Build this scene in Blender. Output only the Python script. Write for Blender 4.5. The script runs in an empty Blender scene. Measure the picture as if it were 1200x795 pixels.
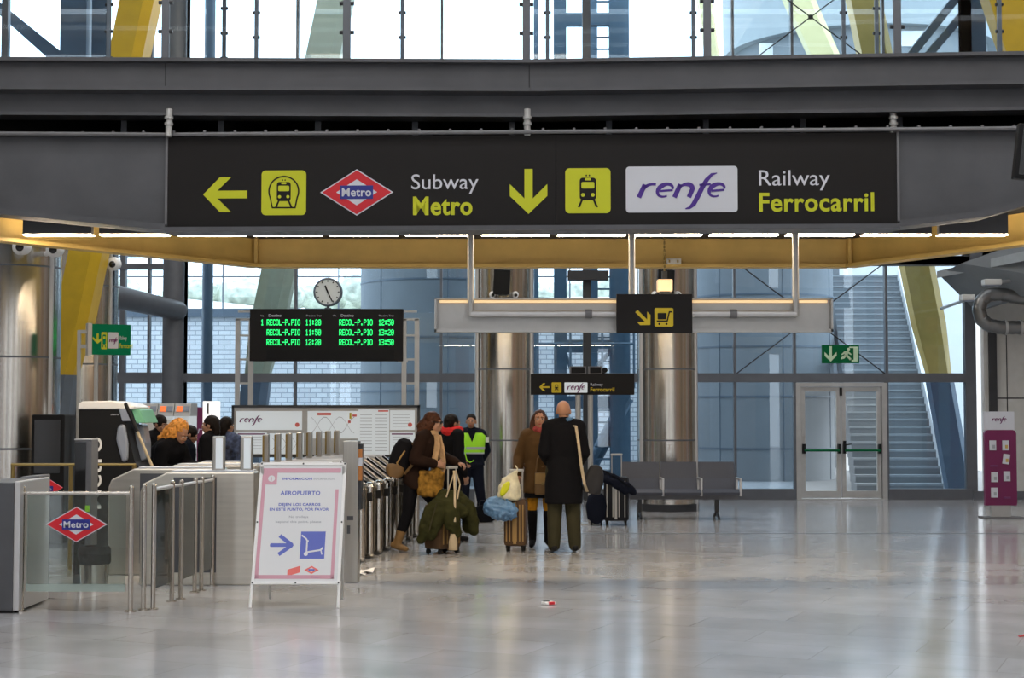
import bpy, bmesh, math, random
from mathutils import Vector, Matrix, Quaternion
random.seed(7)
SC = bpy.context.scene
COL = SC.collection
PI = math.pi
# ------------------------------------------------------------------ camera, sky, lights
F = 1800.0
CH = 1.65
TH = math.atan(84.5 / F)
cam_d = bpy.data.cameras.new('camera'); cam = bpy.data.objects.new('camera', cam_d); COL.objects.link(cam)
cam.location = (0, 0, CH); cam.rotation_euler = (PI / 2 + TH, 0, 0)
cam_d.sensor_width = 36.0; cam_d.lens = F / 1200 * 36.0; cam_d.clip_end = 500
SC.camera = cam
SC.view_settings.view_transform = 'Standard'
SC.view_settings.look = 'None'
SC.view_settings.gamma = 1.0
SC.view_settings.use_curve_mapping = False
SC.view_settings.exposure = 0.0
w = bpy.data.worlds.new('sky'); SC.world = w; w.use_nodes = True
bg = w.node_tree.nodes['Background']; bg.inputs[0].default_value = (0.88, 0.94, 1.0, 1); bg.inputs[1].default_value = 4.0

def area(name, loc, sx, sy, power, color, rot=(0, 0, 0)):
    d = bpy.data.lights.new(name, 'AREA'); d.shape = 'RECTANGLE'; d.size = sx; d.size_y = sy
    d.energy = power; d.color = color
    o = bpy.data.objects.new(name, d); COL.objects.link(o); o.location = loc; o.rotation_euler = rot
    return o
for i, yy in enumerate((0.0, 4.5, 9.0)):  # unseen fill lights, added to raise the light level in the hall
    area('hall_fill', (-4.5, yy, 10.6), 2.0, 4.0, 110, (1.0, 0.92, 0.82))
    area('hall_fill', (4.5, yy, 10.6), 2.0, 4.0, 110, (1.0, 0.92, 0.82))
area('concourse_fill', (-1.5, 22.5, 9.6), 6.0, 2.5, 260, (1.0, 0.82, 0.62))  # unseen warm fill light, added over the concourse

def at(px, py, Y):
    a = (px - 600) / F; b = (397.5 - py) / F
    t = Y / (math.cos(TH) - b * math.sin(TH))
    return Vector((a * t, Y, CH + t * (math.sin(TH) + b * math.cos(TH))))
def gx(px, Y): return at(px, 482, Y).x
def gz(py, Y): return at(600, py, Y).z
def gyp(py):
    b = (397.5 - py) / F
    return -CH * (math.cos(TH) - b * math.sin(TH)) / (math.sin(TH) + b * math.cos(TH))

# ------------------------------------------------------------------ materials
M = {}
def mat(name, col, rough=0.5, metal=0.0, var=0.0, scale=6.0, emit=None, es=1.0, stretch=None, bump=0.0, coat=0.0, spec=None, rvar=0.0):
    m = bpy.data.materials.new(name); m.use_nodes = True
    nt = m.node_tree; b = nt.nodes['Principled BSDF']
    b.inputs['Base Color'].default_value = (*col, 1); b.inputs['Roughness'].default_value = rough
    b.inputs['Metallic'].default_value = metal
    if coat: b.inputs['Coat Weight'].default_value = coat
    if spec is None and (name.startswith(('cloth_', 'black', 'hair_', 'case_', 'bag_g', 'jacket', 'rubber', 'mustard', 'plaid')) and name != 'black_gloss'): spec = 0.12
    if spec is not None: b.inputs['Specular IOR Level'].default_value = spec
    if emit is not None:
        b.inputs['Emission Color'].default_value = (*emit, 1); b.inputs['Emission Strength'].default_value = es
    if var or bump or rvar:
        tc = nt.nodes.new('ShaderNodeTexCoord'); mp = nt.nodes.new('ShaderNodeMapping')
        nt.links.new(tc.outputs['Object'], mp.inputs[0])
        if stretch: mp.inputs['Scale'].default_value = stretch
        n = nt.nodes.new('ShaderNodeTexNoise'); n.inputs['Scale'].default_value = scale; n.inputs['Detail'].default_value = 4
        nt.links.new(mp.outputs[0], n.inputs[0])
        if var:
            r = nt.nodes.new('ShaderNodeMapRange'); r.inputs[3].default_value = 1 - var; r.inputs[4].default_value = 1 + var
            r.inputs[1].default_value = 0.3; r.inputs[2].default_value = 0.7
            nt.links.new(n.outputs['Fac'], r.inputs[0])
            mx = nt.nodes.new('ShaderNodeVectorMath'); mx.operation = 'SCALE'; mx.inputs[0].default_value = col
            nt.links.new(r.outputs[0], mx.inputs['Scale']); nt.links.new(mx.outputs[0], b.inputs['Base Color'])
        if rvar:
            r2 = nt.nodes.new('ShaderNodeMapRange'); r2.inputs[3].default_value = max(0.02, rough - rvar); r2.inputs[4].default_value = rough + rvar
            nt.links.new(n.outputs['Fac'], r2.inputs[0]); nt.links.new(r2.outputs[0], b.inputs['Roughness'])
        if bump:
            bp = nt.nodes.new('ShaderNodeBump'); bp.inputs['Strength'].default_value = bump; bp.inputs['Distance'].default_value = 0.01
            nt.links.new(n.outputs['Fac'], bp.inputs['Height']); nt.links.new(bp.outputs[0], b.inputs['Normal'])
    M[name] = m
    return m
def glassmat(name, tint, ior=1.5, rough=0.0, opac=None):
    m = bpy.data.materials.new(name); m.use_nodes = True; nt = m.node_tree
    for n in list(nt.nodes): nt.nodes.remove(n)
    out = nt.nodes.new('ShaderNodeOutputMaterial'); tr = nt.nodes.new('ShaderNodeBsdfTransparent'); gl = nt.nodes.new('ShaderNodeBsdfGlossy')
    tr.inputs[0].default_value = (*tint, 1); gl.inputs['Roughness'].default_value = rough
    fr = nt.nodes.new('ShaderNodeFresnel'); fr.inputs[0].default_value = ior
    mx = nt.nodes.new('ShaderNodeMixShader'); nt.links.new(fr.outputs[0], mx.inputs[0])
    nt.links.new(tr.outputs[0], mx.inputs[1]); nt.links.new(gl.outputs[0], mx.inputs[2])
    last = mx
    if opac:
        df = nt.nodes.new('ShaderNodeBsdfDiffuse'); df.inputs[0].default_value = (*opac[1], 1)
        m2 = nt.nodes.new('ShaderNodeMixShader'); m2.inputs[0].default_value = opac[0]
        nt.links.new(mx.outputs[0], m2.inputs[1]); nt.links.new(df.outputs[0], m2.inputs[2]); last = m2
    nt.links.new(last.outputs[0], out.inputs[0])
    M[name] = m
    return m
mat('grey_paint', (0.078, 0.080, 0.090), 0.45, 0.2, var=0.12, scale=2.5)
mat('grey_paint_light', (0.15, 0.15, 0.16), 0.45, 0.2, var=0.08)
mat('dark_steel', (0.035, 0.037, 0.042), 0.5, 0.2, var=0.1)
mat('frame_steel', (0.12, 0.13, 0.15), 0.45, 0.3, var=0.06)
mat('dark_gap', (0.02, 0.022, 0.025), 0.7)  # near-black for joints, and for deep gallery shade put into the colour
mat('ochre_paint', (0.60, 0.41, 0.12), 0.5, 0.0, var=0.10, scale=3)
mat('yellow_paint', (0.62, 0.40, 0.015), 0.45, var=0.06)
mat('olive_paint', (0.56, 0.37, 0.09), 0.5, var=0.06)
mat('olive_hazed', (0.46, 0.44, 0.30), 0.5, var=0.06)  # olive greyed and paled: outdoor haze put into the colour
mat('blue_paint', (0.09, 0.155, 0.22), 0.5, var=0.06)
mat('blue_foot', (0.05, 0.10, 0.16), 0.5, var=0.06)
mat('yellow_hazed', (0.74, 0.64, 0.33), 0.5, var=0.05)  # yellow lightened: outdoor haze put into the colour
mat('slate_paint', (0.12, 0.15, 0.19), 0.5, var=0.05)
mat('stainless', (0.54, 0.51, 0.465), 0.19, 1.0, var=0.10, scale=9, stretch=(1, 1, 0.02))
mat('brushed', (0.60, 0.56, 0.50), 0.36, 1.0, var=0.07, scale=30, stretch=(0.05, 1, 1))
mat('brushed_v', (0.42, 0.40, 0.37), 0.34, 1.0, var=0.07, scale=30, stretch=(1, 1, 0.05))
mat('alu', (0.55, 0.55, 0.56), 0.4, 0.6)
mat('alu_matt', (0.44, 0.44, 0.435), 0.42, 0.35, var=0.05)
mat('sign_black', (0.011, 0.0095, 0.0095), 0.65, spec=0.25, var=0.06, scale=1.5)
mat('sign_yellow', (0.53, 0.56, 0.004), 0.5)
mat('sign_yellow_warm', (0.62, 0.46, 0.006), 0.5)
mat('sign_white', (0.62, 0.63, 0.70), 0.5)
mat('plate_white', (0.58, 0.60, 0.66), 0.4)
mat('metro_red', (0.58, 0.008, 0.02), 0.45)
mat('metro_blue', (0.012, 0.02, 0.22), 0.45)
mat('purple', (0.055, 0.012, 0.24), 0.5)
mat('plum', (0.16, 0.03, 0.13), 0.5)
mat('magenta', (0.16, 0.008, 0.075), 0.45)
mat('exit_green', (0.003, 0.12, 0.04), 0.6, spec=0.1)
mat('sign_green', (0.001, 0.19, 0.085), 0.6, spec=0.08)
mat('exit_pale', (0.55, 0.72, 0.50), 0.4)
mat('white', (0.75, 0.75, 0.75), 0.45)
mat('off_white', (0.55, 0.55, 0.53), 0.5, var=0.04)
mat('paper', (0.64, 0.65, 0.67), 0.6)
mat('board_white_glow', (0.50, 0.54, 0.58), 0.3, emit=(0.9, 0.97, 1.0), es=0.30)  # faint glow put into the white to brighten sheets, plates and cabinets
mat('pink', (0.56, 0.29, 0.36), 0.5)
mat('poster_blue', (0.09, 0.12, 0.46), 0.5)
mat('poster_grey', (0.34, 0.36, 0.40), 0.5)
mat('poster_red', (0.72, 0.14, 0.12), 0.5)
mat('black', (0.012, 0.012, 0.013), 0.45)
mat('black_gloss', (0.010, 0.010, 0.011), 0.12)
mat('rubber', (0.015, 0.015, 0.015), 0.8)
mat('brass', (0.26, 0.19, 0.07), 0.4, 0.8)
mat('notice_orange', (0.45, 0.17, 0.04), 0.5)
mat('orange', (0.8, 0.16, 0.03), 0.5, emit=(1, 0.2, 0.05), es=0.6)
mat('led_green', (0.0, 0.2, 0.03), 0.5, emit=(0.02, 1.0, 0.20), es=1.9)
mat('strip_glow', (1, 0.9, 0.75), 0.5, emit=(1.0, 0.80, 0.55), es=62.0)
mat('warm_glow', (1, 0.8, 0.5), 0.5, emit=(1.0, 0.66, 0.32), es=0.65)
mat('skin', (0.40, 0.20, 0.12), 0.5)
mat('skin_dim', (0.36, 0.19, 0.12), 0.5)
mat('lips', (0.35, 0.06, 0.05), 0.4)
mat('hair_dark', (0.012, 0.009, 0.008), 0.45, var=0.3, scale=40)
mat('hair_brown', (0.055, 0.020, 0.010), 0.42, var=0.35, scale=40, bump=0.3)
mat('hair_orange', (0.62, 0.27, 0.06), 0.45, var=0.45, scale=26, bump=0.5)
mat('cloth_black', (0.005, 0.005, 0.007), 0.85, bump=0.2, scale=20)
mat('cloth_navy', (0.006, 0.008, 0.017), 0.8, bump=0.2, scale=20)
mat('cloth_brown', (0.016, 0.0075, 0.005), 0.85, var=0.15, scale=9, bump=0.2)
mat('cloth_tan', (0.085, 0.046, 0.018), 0.8, var=0.12, scale=8, bump=0.2)
mat('cloth_olive', (0.036, 0.033, 0.018), 0.85, var=0.1, scale=8, bump=0.2)
mat('jacket_olive', (0.026, 0.027, 0.008), 0.8, var=0.25, scale=10, bump=0.4)
mat('plaid', (0.20, 0.105, 0.018), 0.8, var=0.7, scale=16)
mat('scarf_beige', (0.40, 0.25, 0.13), 0.8, var=0.1, scale=20)
mat('scarf_red', (0.62, 0.012, 0.012), 0.8, var=0.15, scale=30, bump=0.5)
mat('scarf_rose', (0.30, 0.045, 0.045), 0.8, var=0.4, scale=30, bump=0.5)
mat('mustard', (0.42, 0.19, 0.012), 0.8)
mat('tan_boot', (0.24, 0.135, 0.045), 0.6, var=0.1)
mat('hi_vis', (0.36, 0.78, 0.02), 0.6, emit=(0.3, 1.0, 0.02), es=0.05)
mat('reflective', (0.45, 0.48, 0.50), 0.4)
mat('bag_brown', (0.13, 0.07, 0.02), 0.5, var=0.12)
mat('bag_tan', (0.28, 0.17, 0.05), 0.5, var=0.1)
mat('bag_grey', (0.030, 0.030, 0.034), 0.6)
mat('bag_blue', (0.09, 0.20, 0.37), 0.45, var=0.25, scale=9, bump=0.4)
mat('bag_plastic', (0.66, 0.62, 0.45), 0.35, var=0.2, scale=9, bump=0.5)
mat('case_brown', (0.085, 0.050, 0.028), 0.4, var=0.1)
mat('case_black', (0.016, 0.017, 0.022), 0.5)
mat('strap_beige', (0.45, 0.36, 0.24), 0.7)
mat('denim_pattern', (0.05, 0.07, 0.14), 0.8, var=0.8, scale=18)
mat('seat_metal', (0.20, 0.205, 0.22), 0.42, 0.45, var=0.05)
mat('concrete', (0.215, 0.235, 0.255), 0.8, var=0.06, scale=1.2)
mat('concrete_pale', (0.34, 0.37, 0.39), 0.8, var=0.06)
mat('wall_panel', (0.52, 0.52, 0.50), 0.5, var=0.05)
mat('wood_wall', (0.40, 0.29, 0.18), 0.5, var=0.2)
mat('hall_dark', (0.10, 0.09, 0.08), 0.6, var=0.2)
mat('bush', (0.55, 0.58, 0.48), 0.8, var=0.4, scale=3)  # bush and hill colours paled to carry the outdoor haze
mat('hill', (0.80, 0.80, 0.76), 0.9, var=0.15, scale=1)
mat('asphalt', (0.22, 0.23, 0.24), 0.9, var=0.1)
mat('clock_face', (0.80, 0.84, 0.82), 0.4)
mat('duct', (0.22, 0.22, 0.22), 0.35, 0.9, var=0.1)
mat('screen_grey', (0.23, 0.26, 0.33), 0.35)
mat('screen_mint', (0.16, 0.42, 0.26), 0.4)
glassmat('facade_glass', (0.80, 0.89, 0.955))
glassmat('glass_clear', (0.965, 0.98, 0.98), ior=1.2)
glassmat('glass_fence', (0.80, 0.86, 0.85), opac=(0.04, (0.45, 0.50, 0.48)))
glassmat('glass_frost', (0.75, 0.85, 0.82), opac=(0.45, (0.55, 0.64, 0.61)))

def brickmat():
    m = bpy.data.materials.new('white_brick'); m.use_nodes = True; nt = m.node_tree; b = nt.nodes['Principled BSDF']
    tc = nt.nodes.new('ShaderNodeTexCoord'); mp = nt.nodes.new('ShaderNodeMapping'); mp.inputs['Rotation'].default_value = (PI / 2, 0, 0)
    br = nt.nodes.new('ShaderNodeTexBrick'); br.inputs['Scale'].default_value = 1.0
    br.inputs['Color1'].default_value = (0.84, 0.85, 0.86, 1); br.inputs['Color2'].default_value = (0.72, 0.73, 0.75, 1); br.inputs['Mortar'].default_value = (0.40, 0.43, 0.48, 1)
    br.inputs['Mortar Size'].default_value = 0.012; br.inputs['Brick Width'].default_value = 0.30; br.inputs['Row Height'].default_value = 0.125
    nt.links.new(tc.outputs['Object'], mp.inputs[0]); nt.links.new(mp.outputs[0], br.inputs[0]); nt.links.new(br.outputs[0], b.inputs['Base Color'])
    b.inputs['Roughness'].default_value = 0.9; M['white_brick'] = m
brickmat()
def floormat():
    m = bpy.data.materials.new('polished_stone'); m.use_nodes = True; nt = m.node_tree; b = nt.nodes['Principled BSDF']
    tc = nt.nodes.new('ShaderNodeTexCoord'); mp = nt.nodes.new('ShaderNodeMapping')
    nt.links.new(tc.outputs['Object'], mp.inputs[0]); mp.inputs['Rotation'].default_value = (0, 0, 0.42)
    br = nt.nodes.new('ShaderNodeTexBrick'); br.inputs['Scale'].default_value = 1.0
    br.inputs['Color1'].default_value = (0.43, 0.435, 0.455, 1); br.inputs['Color2'].default_value = (0.37, 0.37, 0.38, 1); br.inputs['Mortar'].default_value = (0.29, 0.29, 0.29, 1)
    br.inputs['Mortar Size'].default_value = 0.003; br.inputs['Brick Width'].default_value = 1.2; br.inputs['Row Height'].default_value = 0.6
    nt.links.new(mp.outputs[0], br.inputs[0])
    n = nt.nodes.new('ShaderNodeTexNoise'); n.inputs['Scale'].default_value = 1.3; n.inputs['Detail'].default_value = 6
    nt.links.new(tc.outputs['Object'], n.inputs[0])
    mr = nt.nodes.new('ShaderNodeMapRange'); mr.inputs[1].default_value = 0.3; mr.inputs[2].default_value = 0.7; mr.inputs[3].default_value = 0.82; mr.inputs[4].default_value = 1.12
    nt.links.new(n.outputs['Fac'], mr.inputs[0])
    sc = nt.nodes.new('ShaderNodeVectorMath'); sc.operation = 'SCALE'
    nt.links.new(br.outputs[0], sc.inputs[0]); nt.links.new(mr.outputs[0], sc.inputs['Scale']); nt.links.new(sc.outputs[0], b.inputs['Base Color'])
    n2 = nt.nodes.new('ShaderNodeTexNoise'); n2.inputs['Scale'].default_value = 0.9; n2.inputs['Detail'].default_value = 2
    nt.links.new(tc.outputs['Object'], n2.inputs[0])
    m2 = nt.nodes.new('ShaderNodeMapRange'); m2.inputs[1].default_value = 0.3; m2.inputs[2].default_value = 0.7; m2.inputs[3].default_value = 0.14; m2.inputs[4].default_value = 0.165
    nt.links.new(n2.outputs['Fac'], m2.inputs[0]); nt.links.new(m2.outputs[0], b.inputs['Roughness'])
    n3 = nt.nodes.new('ShaderNodeTexNoise'); n3.inputs['Scale'].default_value = 2.2; n3.inputs['Detail'].default_value = 2
    nt.links.new(tc.outputs['Object'], n3.inputs[0])
    bp = nt.nodes.new('ShaderNodeBump'); bp.inputs['Strength'].default_value = 0.025; bp.inputs['Distance'].default_value = 0.012
    b.inputs['IOR'].default_value = 1.85
    M['polished_stone'] = m
floormat()

# ------------------------------------------------------------------ builders
WM = {}
class MB:
    def __init__(s): s.bm = bmesh.new(); s.m = 0; s.T = Matrix()
    def _fin(s, verts):
        fs = set()
        for v in verts:
            v.co = s.T @ v.co
            for f in v.link_faces: fs.add(f)
        for f in fs: f.material_index = s.m
        return s
    def box(s, c, d, rot=None, bev=0.0):
        r = bmesh.ops.create_cube(s.bm, size=1.0); vs = r['verts']
        for v in vs: v.co = Vector((v.co.x * d[0], v.co.y * d[1], v.co.z * d[2]))
        if bev:
            es = list({e for v in vs for e in v.link_edges})
            r2 = bmesh.ops.bevel(s.bm, geom=es, offset=min(bev, min(d) * 0.45), segments=2, affect='EDGES', profile=0.6)
            vs = list({v for f in r2['faces'] for v in f.verts} | {v for v in vs if v.is_valid})
        R = rot if isinstance(rot, Matrix) else (Matrix.Rotation(rot, 3, 'Z') if rot else Matrix.Identity(3))
        for v in vs: v.co = R @ v.co + Vector(c)
        return s._fin(vs)
    def bb(s, x0, x1, y0, y1, z0, z1, bev=0.0):
        return s.box(((x0 + x1) / 2, (y0 + y1) / 2, (z0 + z1) / 2), (abs(x1 - x0), abs(y1 - y0), abs(z1 - z0)), bev=bev)
    def rings(s, rs, close=True):
        bv = []
        allv = []
        for r in rs:
            l = [s.bm.verts.new(p) for p in r]; bv.append(l); allv += l
        n = len(rs[0])
        for a, b in zip(bv, bv[1:]):
            for i in range(n):
                s.bm.faces.new((a[i], a[(i + 1) % n], b[(i + 1) % n], b[i]))
        if close:
            s.bm.faces.new(list(reversed(bv[0]))); s.bm.faces.new(bv[-1])
        return s._fin(allv)
    def cyl(s, p0, p1, r0, r1=None, n=16):
        r1 = r0 if r1 is None else r1
        p0, p1 = Vector(p0), Vector(p1); d = (p1 - p0).normalized()
        a = d.orthogonal().normalized(); b = d.cross(a)
        mk = lambda p, r: [p + (a * math.cos(2 * PI * i / n) + b * math.sin(2 * PI * i / n)) * r for i in range(n)]
        return s.rings([mk(p0, r0), mk(p1, r1)])
    def tube(s, pts, r, n=10):
        pts = [Vector(p) for p in pts]; rs = []
        a = None
        for i, p in enumerate(pts):
            d = (pts[min(i + 1, len(pts) - 1)] - pts[max(i - 1, 0)]).normalized()
            a = d.orthogonal().normalized() if a is None else (a - d * a.dot(d)).normalized()
            b = d.cross(a); rr = r[i] if isinstance(r, (list, tuple)) else r
            rs.append([p + (a * math.cos(2 * PI * k / n) + b * math.sin(2 * PI * k / n)) * rr for k in range(n)])
        return s.rings(rs)
    def cap(s, p0, p1, r0, r1=None, n=12):
        r1 = r0 if r1 is None else r1
        p0, p1 = Vector(p0), Vector(p1); d = p1 - p0
        d = d.normalized() if d.length > 1e-6 else Vector((0, 0, 1))
        a = d.orthogonal().normalized(); b = d.cross(a); rs = []
        def ring(c, r): rs.append([c + (a * math.cos(2 * PI * i / n) + b * math.sin(2 * PI * i / n)) * r for i in range(n)])
        for k in (80, 55, 28): ring(p0 - d * r0 * math.sin(math.radians(k)), r0 * math.cos(math.radians(k)))
        ring(p0, r0); ring(p1, r1)
        for k in (28, 55, 80): ring(p1 + d * r1 * math.sin(math.radians(k)), r1 * math.cos(math.radians(k)))
        return s.rings(rs)
    def ell(s, c, r, R=None, u=16, v=10):
        q = bmesh.ops.create_uvsphere(s.bm, u_segments=u, v_segments=v, radius=1.0); vs = q['verts']
        R = R or Matrix.Identity(3)
        for k in vs: k.co = R @ Vector((k.co.x * r[0], k.co.y * r[1], k.co.z * r[2])) + Vector(c)
        return s._fin(vs)
    def loft(s, secs, n=20, p=2.0):
        """secs: (centre, width vector, depth vector) - superelliptic rings"""
        rs = []
        for c, wv, dv in secs:
            c, wv, dv = Vector(c), Vector(wv), Vector(dv); l = []
            for i in range(n):
                t = 2 * PI * i / n; ct, st = math.cos(t), math.sin(t)
                l.append(c + wv * math.copysign(abs(ct) ** (2 / p), ct) + dv * math.copysign(abs(st) ** (2 / p), st))
            rs.append(l)
        return s.rings(rs)
    def prism(s, pts, y0, y1):
        """2-D outline (x, z) pushed from y0 to y1"""
        return s.rings([[Vector((x, y0, z)) for x, z in pts], [Vector((x, y1, z)) for x, z in pts]])
    def prismx(s, pts, x0, x1):
        return s.rings([[Vector((x0, y, z)) for y, z in pts], [Vector((x1, y, z)) for y, z in pts]])
    def prismz(s, pts, z0, z1):
        return s.rings([[Vector((x, y, z0)) for x, y in pts], [Vector((x, y, z1)) for x, y in pts]])
    def lathe(s, prof, c=(0, 0, 0), n=24):
        c = Vector(c)
        return s.rings([[c + Vector((r * math.cos(2 * PI * i / n), r * math.sin(2 * PI * i / n), z)) for i in range(n)] for r, z in prof])
    def grid(s, fn, nu, nv):
        vs = [[s.bm.verts.new(fn(i / nu, j / nv)) for j in range(nv + 1)] for i in range(nu + 1)]
        for i in range(nu):
            for j in range(nv): s.bm.faces.new((vs[i][j], vs[i + 1][j], vs[i + 1][j + 1], vs[i][j + 1]))
        return s._fin([v for r in vs for v in r])
    def text(s, txt, x, z, h, y=0.0, width=None, bold=0.0, shear=0.0, ext=0.0015, align='LEFT', flip=1):
        """lettering standing in the XZ plane, reading from -Y; h = cap height"""
        cu = bpy.data.curves.new('t', 'FONT'); cu.body = txt; cu.size = 1.0; cu.offset = bold; cu.shear = shear; cu.extrude = 0.0; cu.resolution_u = 4; cu.space_character = 1.0 + bold * 2.5
        ob = bpy.data.objects.new('t', cu); COL.objects.link(ob)
        dg = bpy.context.evaluated_depsgraph_get(); me = bpy.data.meshes.new_from_object(ob.evaluated_get(dg))
        bpy.data.objects.remove(ob); bpy.data.curves.remove(cu)
        xs = [v.co.x for v in me.vertices]; x0, x1 = min(xs), max(xs)
        k = h / 0.69; kx = width / (x1 - x0) if width else k
        off = {'LEFT': 0, 'CENTER': -(x1 - x0) / 2, 'RIGHT': -(x1 - x0)}[align]
        b2 = bmesh.new(); b2.from_mesh(me); bpy.data.meshes.remove(me)
        g = bmesh.ops.extrude_face_region(b2, geom=b2.faces[:])
        for v in g['geom']:
            if isinstance(v, bmesh.types.BMVert): v.co.z += 1
        mp = {}
        vs = []
        for v in b2.verts:
            nv = s.bm.verts.new(Vector((x + (v.co.x - x0 + off) * kx, y - ext * v.co.z, z + v.co.y * k))); mp[v] = nv; vs.append(nv)
        for f in b2.faces:
            try: s.bm.faces.new([mp[v] for v in f.verts])
            except ValueError: pass
        b2.free()
        return s._fin(vs)
    def build(s, name, mats, parent=None, smooth=False, local=False, vox=None, sm=0, bevel=0.0, disp=None, recalc=True):
        if recalc: bmesh.ops.recalc_face_normals(s.bm, faces=s.bm.faces[:])
        me = bpy.data.meshes.new(name); 
        if parent is not None and not local: s.bm.transform(WM[parent.name].inverted())
        s.bm.to_mesh(me); s.bm.free()
        mats = mats if isinstance(mats, (list, tuple)) else [mats]
        for k in mats: me.materials.append(M[k])
        o = bpy.data.objects.new(name, me); COL.objects.link(o)
        if parent is not None: o.parent = parent; WM[o.name] = WM[parent.name].copy()
        else: WM[o.name] = Matrix()
        if vox:
            r = o.modifiers.new('r', 'REMESH'); r.mode = 'VOXEL'; r.voxel_size = vox
            if sm: q = o.modifiers.new('s', 'SMOOTH'); q.iterations = sm; q.factor = 0.5
            if disp:
                tx = bpy.data.textures.new('d', 'CLOUDS'); tx.noise_scale = disp[1]
                dd = o.modifiers.new('d', 'DISPLACE'); dd.texture = tx; dd.strength = disp[0]; dd.mid_level = 0.5; dd.texture_coords = 'LOCAL'
            dg = bpy.context.evaluated_depsgraph_get(); nm = bpy.data.meshes.new_from_object(o.evaluated_get(dg))
            o.modifiers.clear(); o.data = nm; bpy.data.meshes.remove(me); nm.name = name; me = nm
            me.materials.clear()
            for k in mats: me.materials.append(M[k])
            smooth = True
        if bevel:
            b = o.modifiers.new('bevel', 'BEVEL'); b.width = bevel; b.segments = 2; b.limit_method = 'ANGLE'
        if smooth:
            for f in me.polygons: f.use_smooth = True
            if not vox:
                try: me.set_sharp_from_angle(angle=math.radians(40))
                except Exception: pass
        return o
def tag(o, label, cat, group=None, kind=None):
    o['label'] = label; o['category'] = cat
    if group: o['group'] = group
    if kind: o['kind'] = kind
    return o
def thing(name, label, cat, loc=(0, 0, 0), rz=0.0, group=None, kind=None):
    o = bpy.data.objects.new(name, None); COL.objects.link(o); o.empty_display_size = 0.1
    o.location = loc; o.rotation_euler = (0, 0, rz)
    WM[o.name] = Matrix.Translation(Vector(loc)) @ Matrix.Rotation(rz, 4, 'Z')
    return tag(o, label, cat, group, kind)
def struct(mb, name, mats, **k):
    o = mb.build(name, mats, **k); o['kind'] = 'structure'; return o
def copy_tree(root, loc, rz=None, label=None):
    kids = {}
    for o in list(COL.objects):
        if o.parent: kids.setdefault(o.parent.name, []).append(o)
    def cp(o, par):
        c = o.copy(); COL.objects.link(c)
        if par is not None: c.parent = par
        for ch in kids.get(o.name, []): cp(ch, c)
        return c
    r = cp(root, None); r.location = loc
    if rz is not None: r.rotation_euler = (0, 0, rz)
    if label: r['label'] = label
    WM[r.name] = Matrix.Translation(Vector(loc)) @ Matrix.Rotation(r.rotation_euler.z, 4, 'Z')
    return r
def rrect(x0, x1, z0, z1, r, n=5):
    pts = []
    for cx, cz, a0 in ((x1 - r, z1 - r, 0), (x0 + r, z1 - r, 90), (x0 + r, z0 + r, 180), (x1 - r, z0 + r, 270)):
        for k in range(n + 1):
            a = math.radians(a0 + 90 * k / n); pts.append((cx + r * math.cos(a), cz + r * math.sin(a)))
    return pts
def circ(cx, cz, r, n=20): return [(cx + r * math.cos(2 * PI * i / n), cz + r * math.sin(2 * PI * i / n)) for i in range(n)]
# ================================================================== SETTING
FY = 28.8                                              # glass front of the hall
b = MB(); b.bb(-16, 16, -14, FY + 0.6, -0.3, 0.0); struct(b, 'floor', 'polished_stone')
b = MB(); b.bb(-10, 12, 20.75, 20.83, 0.0, 0.002); struct(b, 'trim_floor_joint', 'frame_steel')
b = MB(); b.bb(-60, 60, FY + 0.6, 120, -0.35, -0.02); struct(b, 'ground_outside', 'asphalt')
# unseen hall behind and above the camera; strips and gaps shaped for light, reflections
HALLM = ['hall_dark', 'wood_wall', 'off_white', 'terracotta']
mat('terracotta', (0.42, 0.16, 0.09), 0.6, var=0.1)
pr = random.Random(3)
b = MB()
for k in range(-4, 4):
    b.m = 0; b.bb(k * 4 + .5, k * 4 + 4 - .5 * (k % 2), -14.3, -14, 0, 12)
    xx = k * 4 + .5
    while xx < k * 4 + 3.2:
        wd = pr.uniform(.3, 1.0); b.m = pr.choice([0, 1, 2, 2, 1, 3]); b.bb(xx, min(xx + wd, k * 4 + 3.5) - .02, -14, -13.93, 0, 12); xx += wd
struct(b, 'wall_back', HALLM)
for nm, x0, x1, xf_ in (('wall_left', -16.3, -16, -15.93), ('wall_right', 16, 16.3, 15.93)):
    b = MB(); b.bb(x0, x1, -14, FY, 0, 12); yy = -14
    while yy < FY - 1:
        wd = pr.uniform(.5, 1.8); b.m = pr.choice([0, 1, 2, 2, 1, 3]); b.bb(min(xf_, x0 if xf_ > 0 else x1), max(xf_, x0 if xf_ > 0 else x1), yy, yy + wd - .03, 0, 12); yy += wd
    struct(b, nm, HALLM)
b = MB()
for k in range(0, 9): b.bb(-16.3, 16.3, -14.3 + k * 4.9, -14.3 + k * 4.9 + 3.6, 11.6, 11.8)
struct(b, 'ceiling', 'wood_wall')

# ------------------------------------------------------------------ glass front
def fz(py): return gz(py, FY)
def fx(px): return gx(px, FY)
TRANS = fz(443)
def window(n, xs, z0, z1, ht=(), label=None):
    """one glazed field: vertical bars at xs, horizontals at ht, its panes one child"""
    b = MB()
    for px, wd in xs: b.bb(fx(px) - wd / 2, fx(px) + wd / 2, FY - 0.08, FY + 0.08, z0, z1)
    X0, X1 = fx(xs[0][0]), fx(xs[-1][0])
    for zc, t in ht: b.bb(X0, X1, FY - 0.1, FY + 0.1, zc - t / 2, zc + t / 2)
    o = struct(b, 'window_%d' % n, 'frame_steel' if n != 3 else 'frame_steel')
    g = MB(); g.bb(X0, X1, FY - 0.012, FY + 0.012, z0, z1); g.build('pane', 'facade_glass', o)
    return o
ZT = 11.6
thin, thick = 0.045, 0.12
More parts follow.
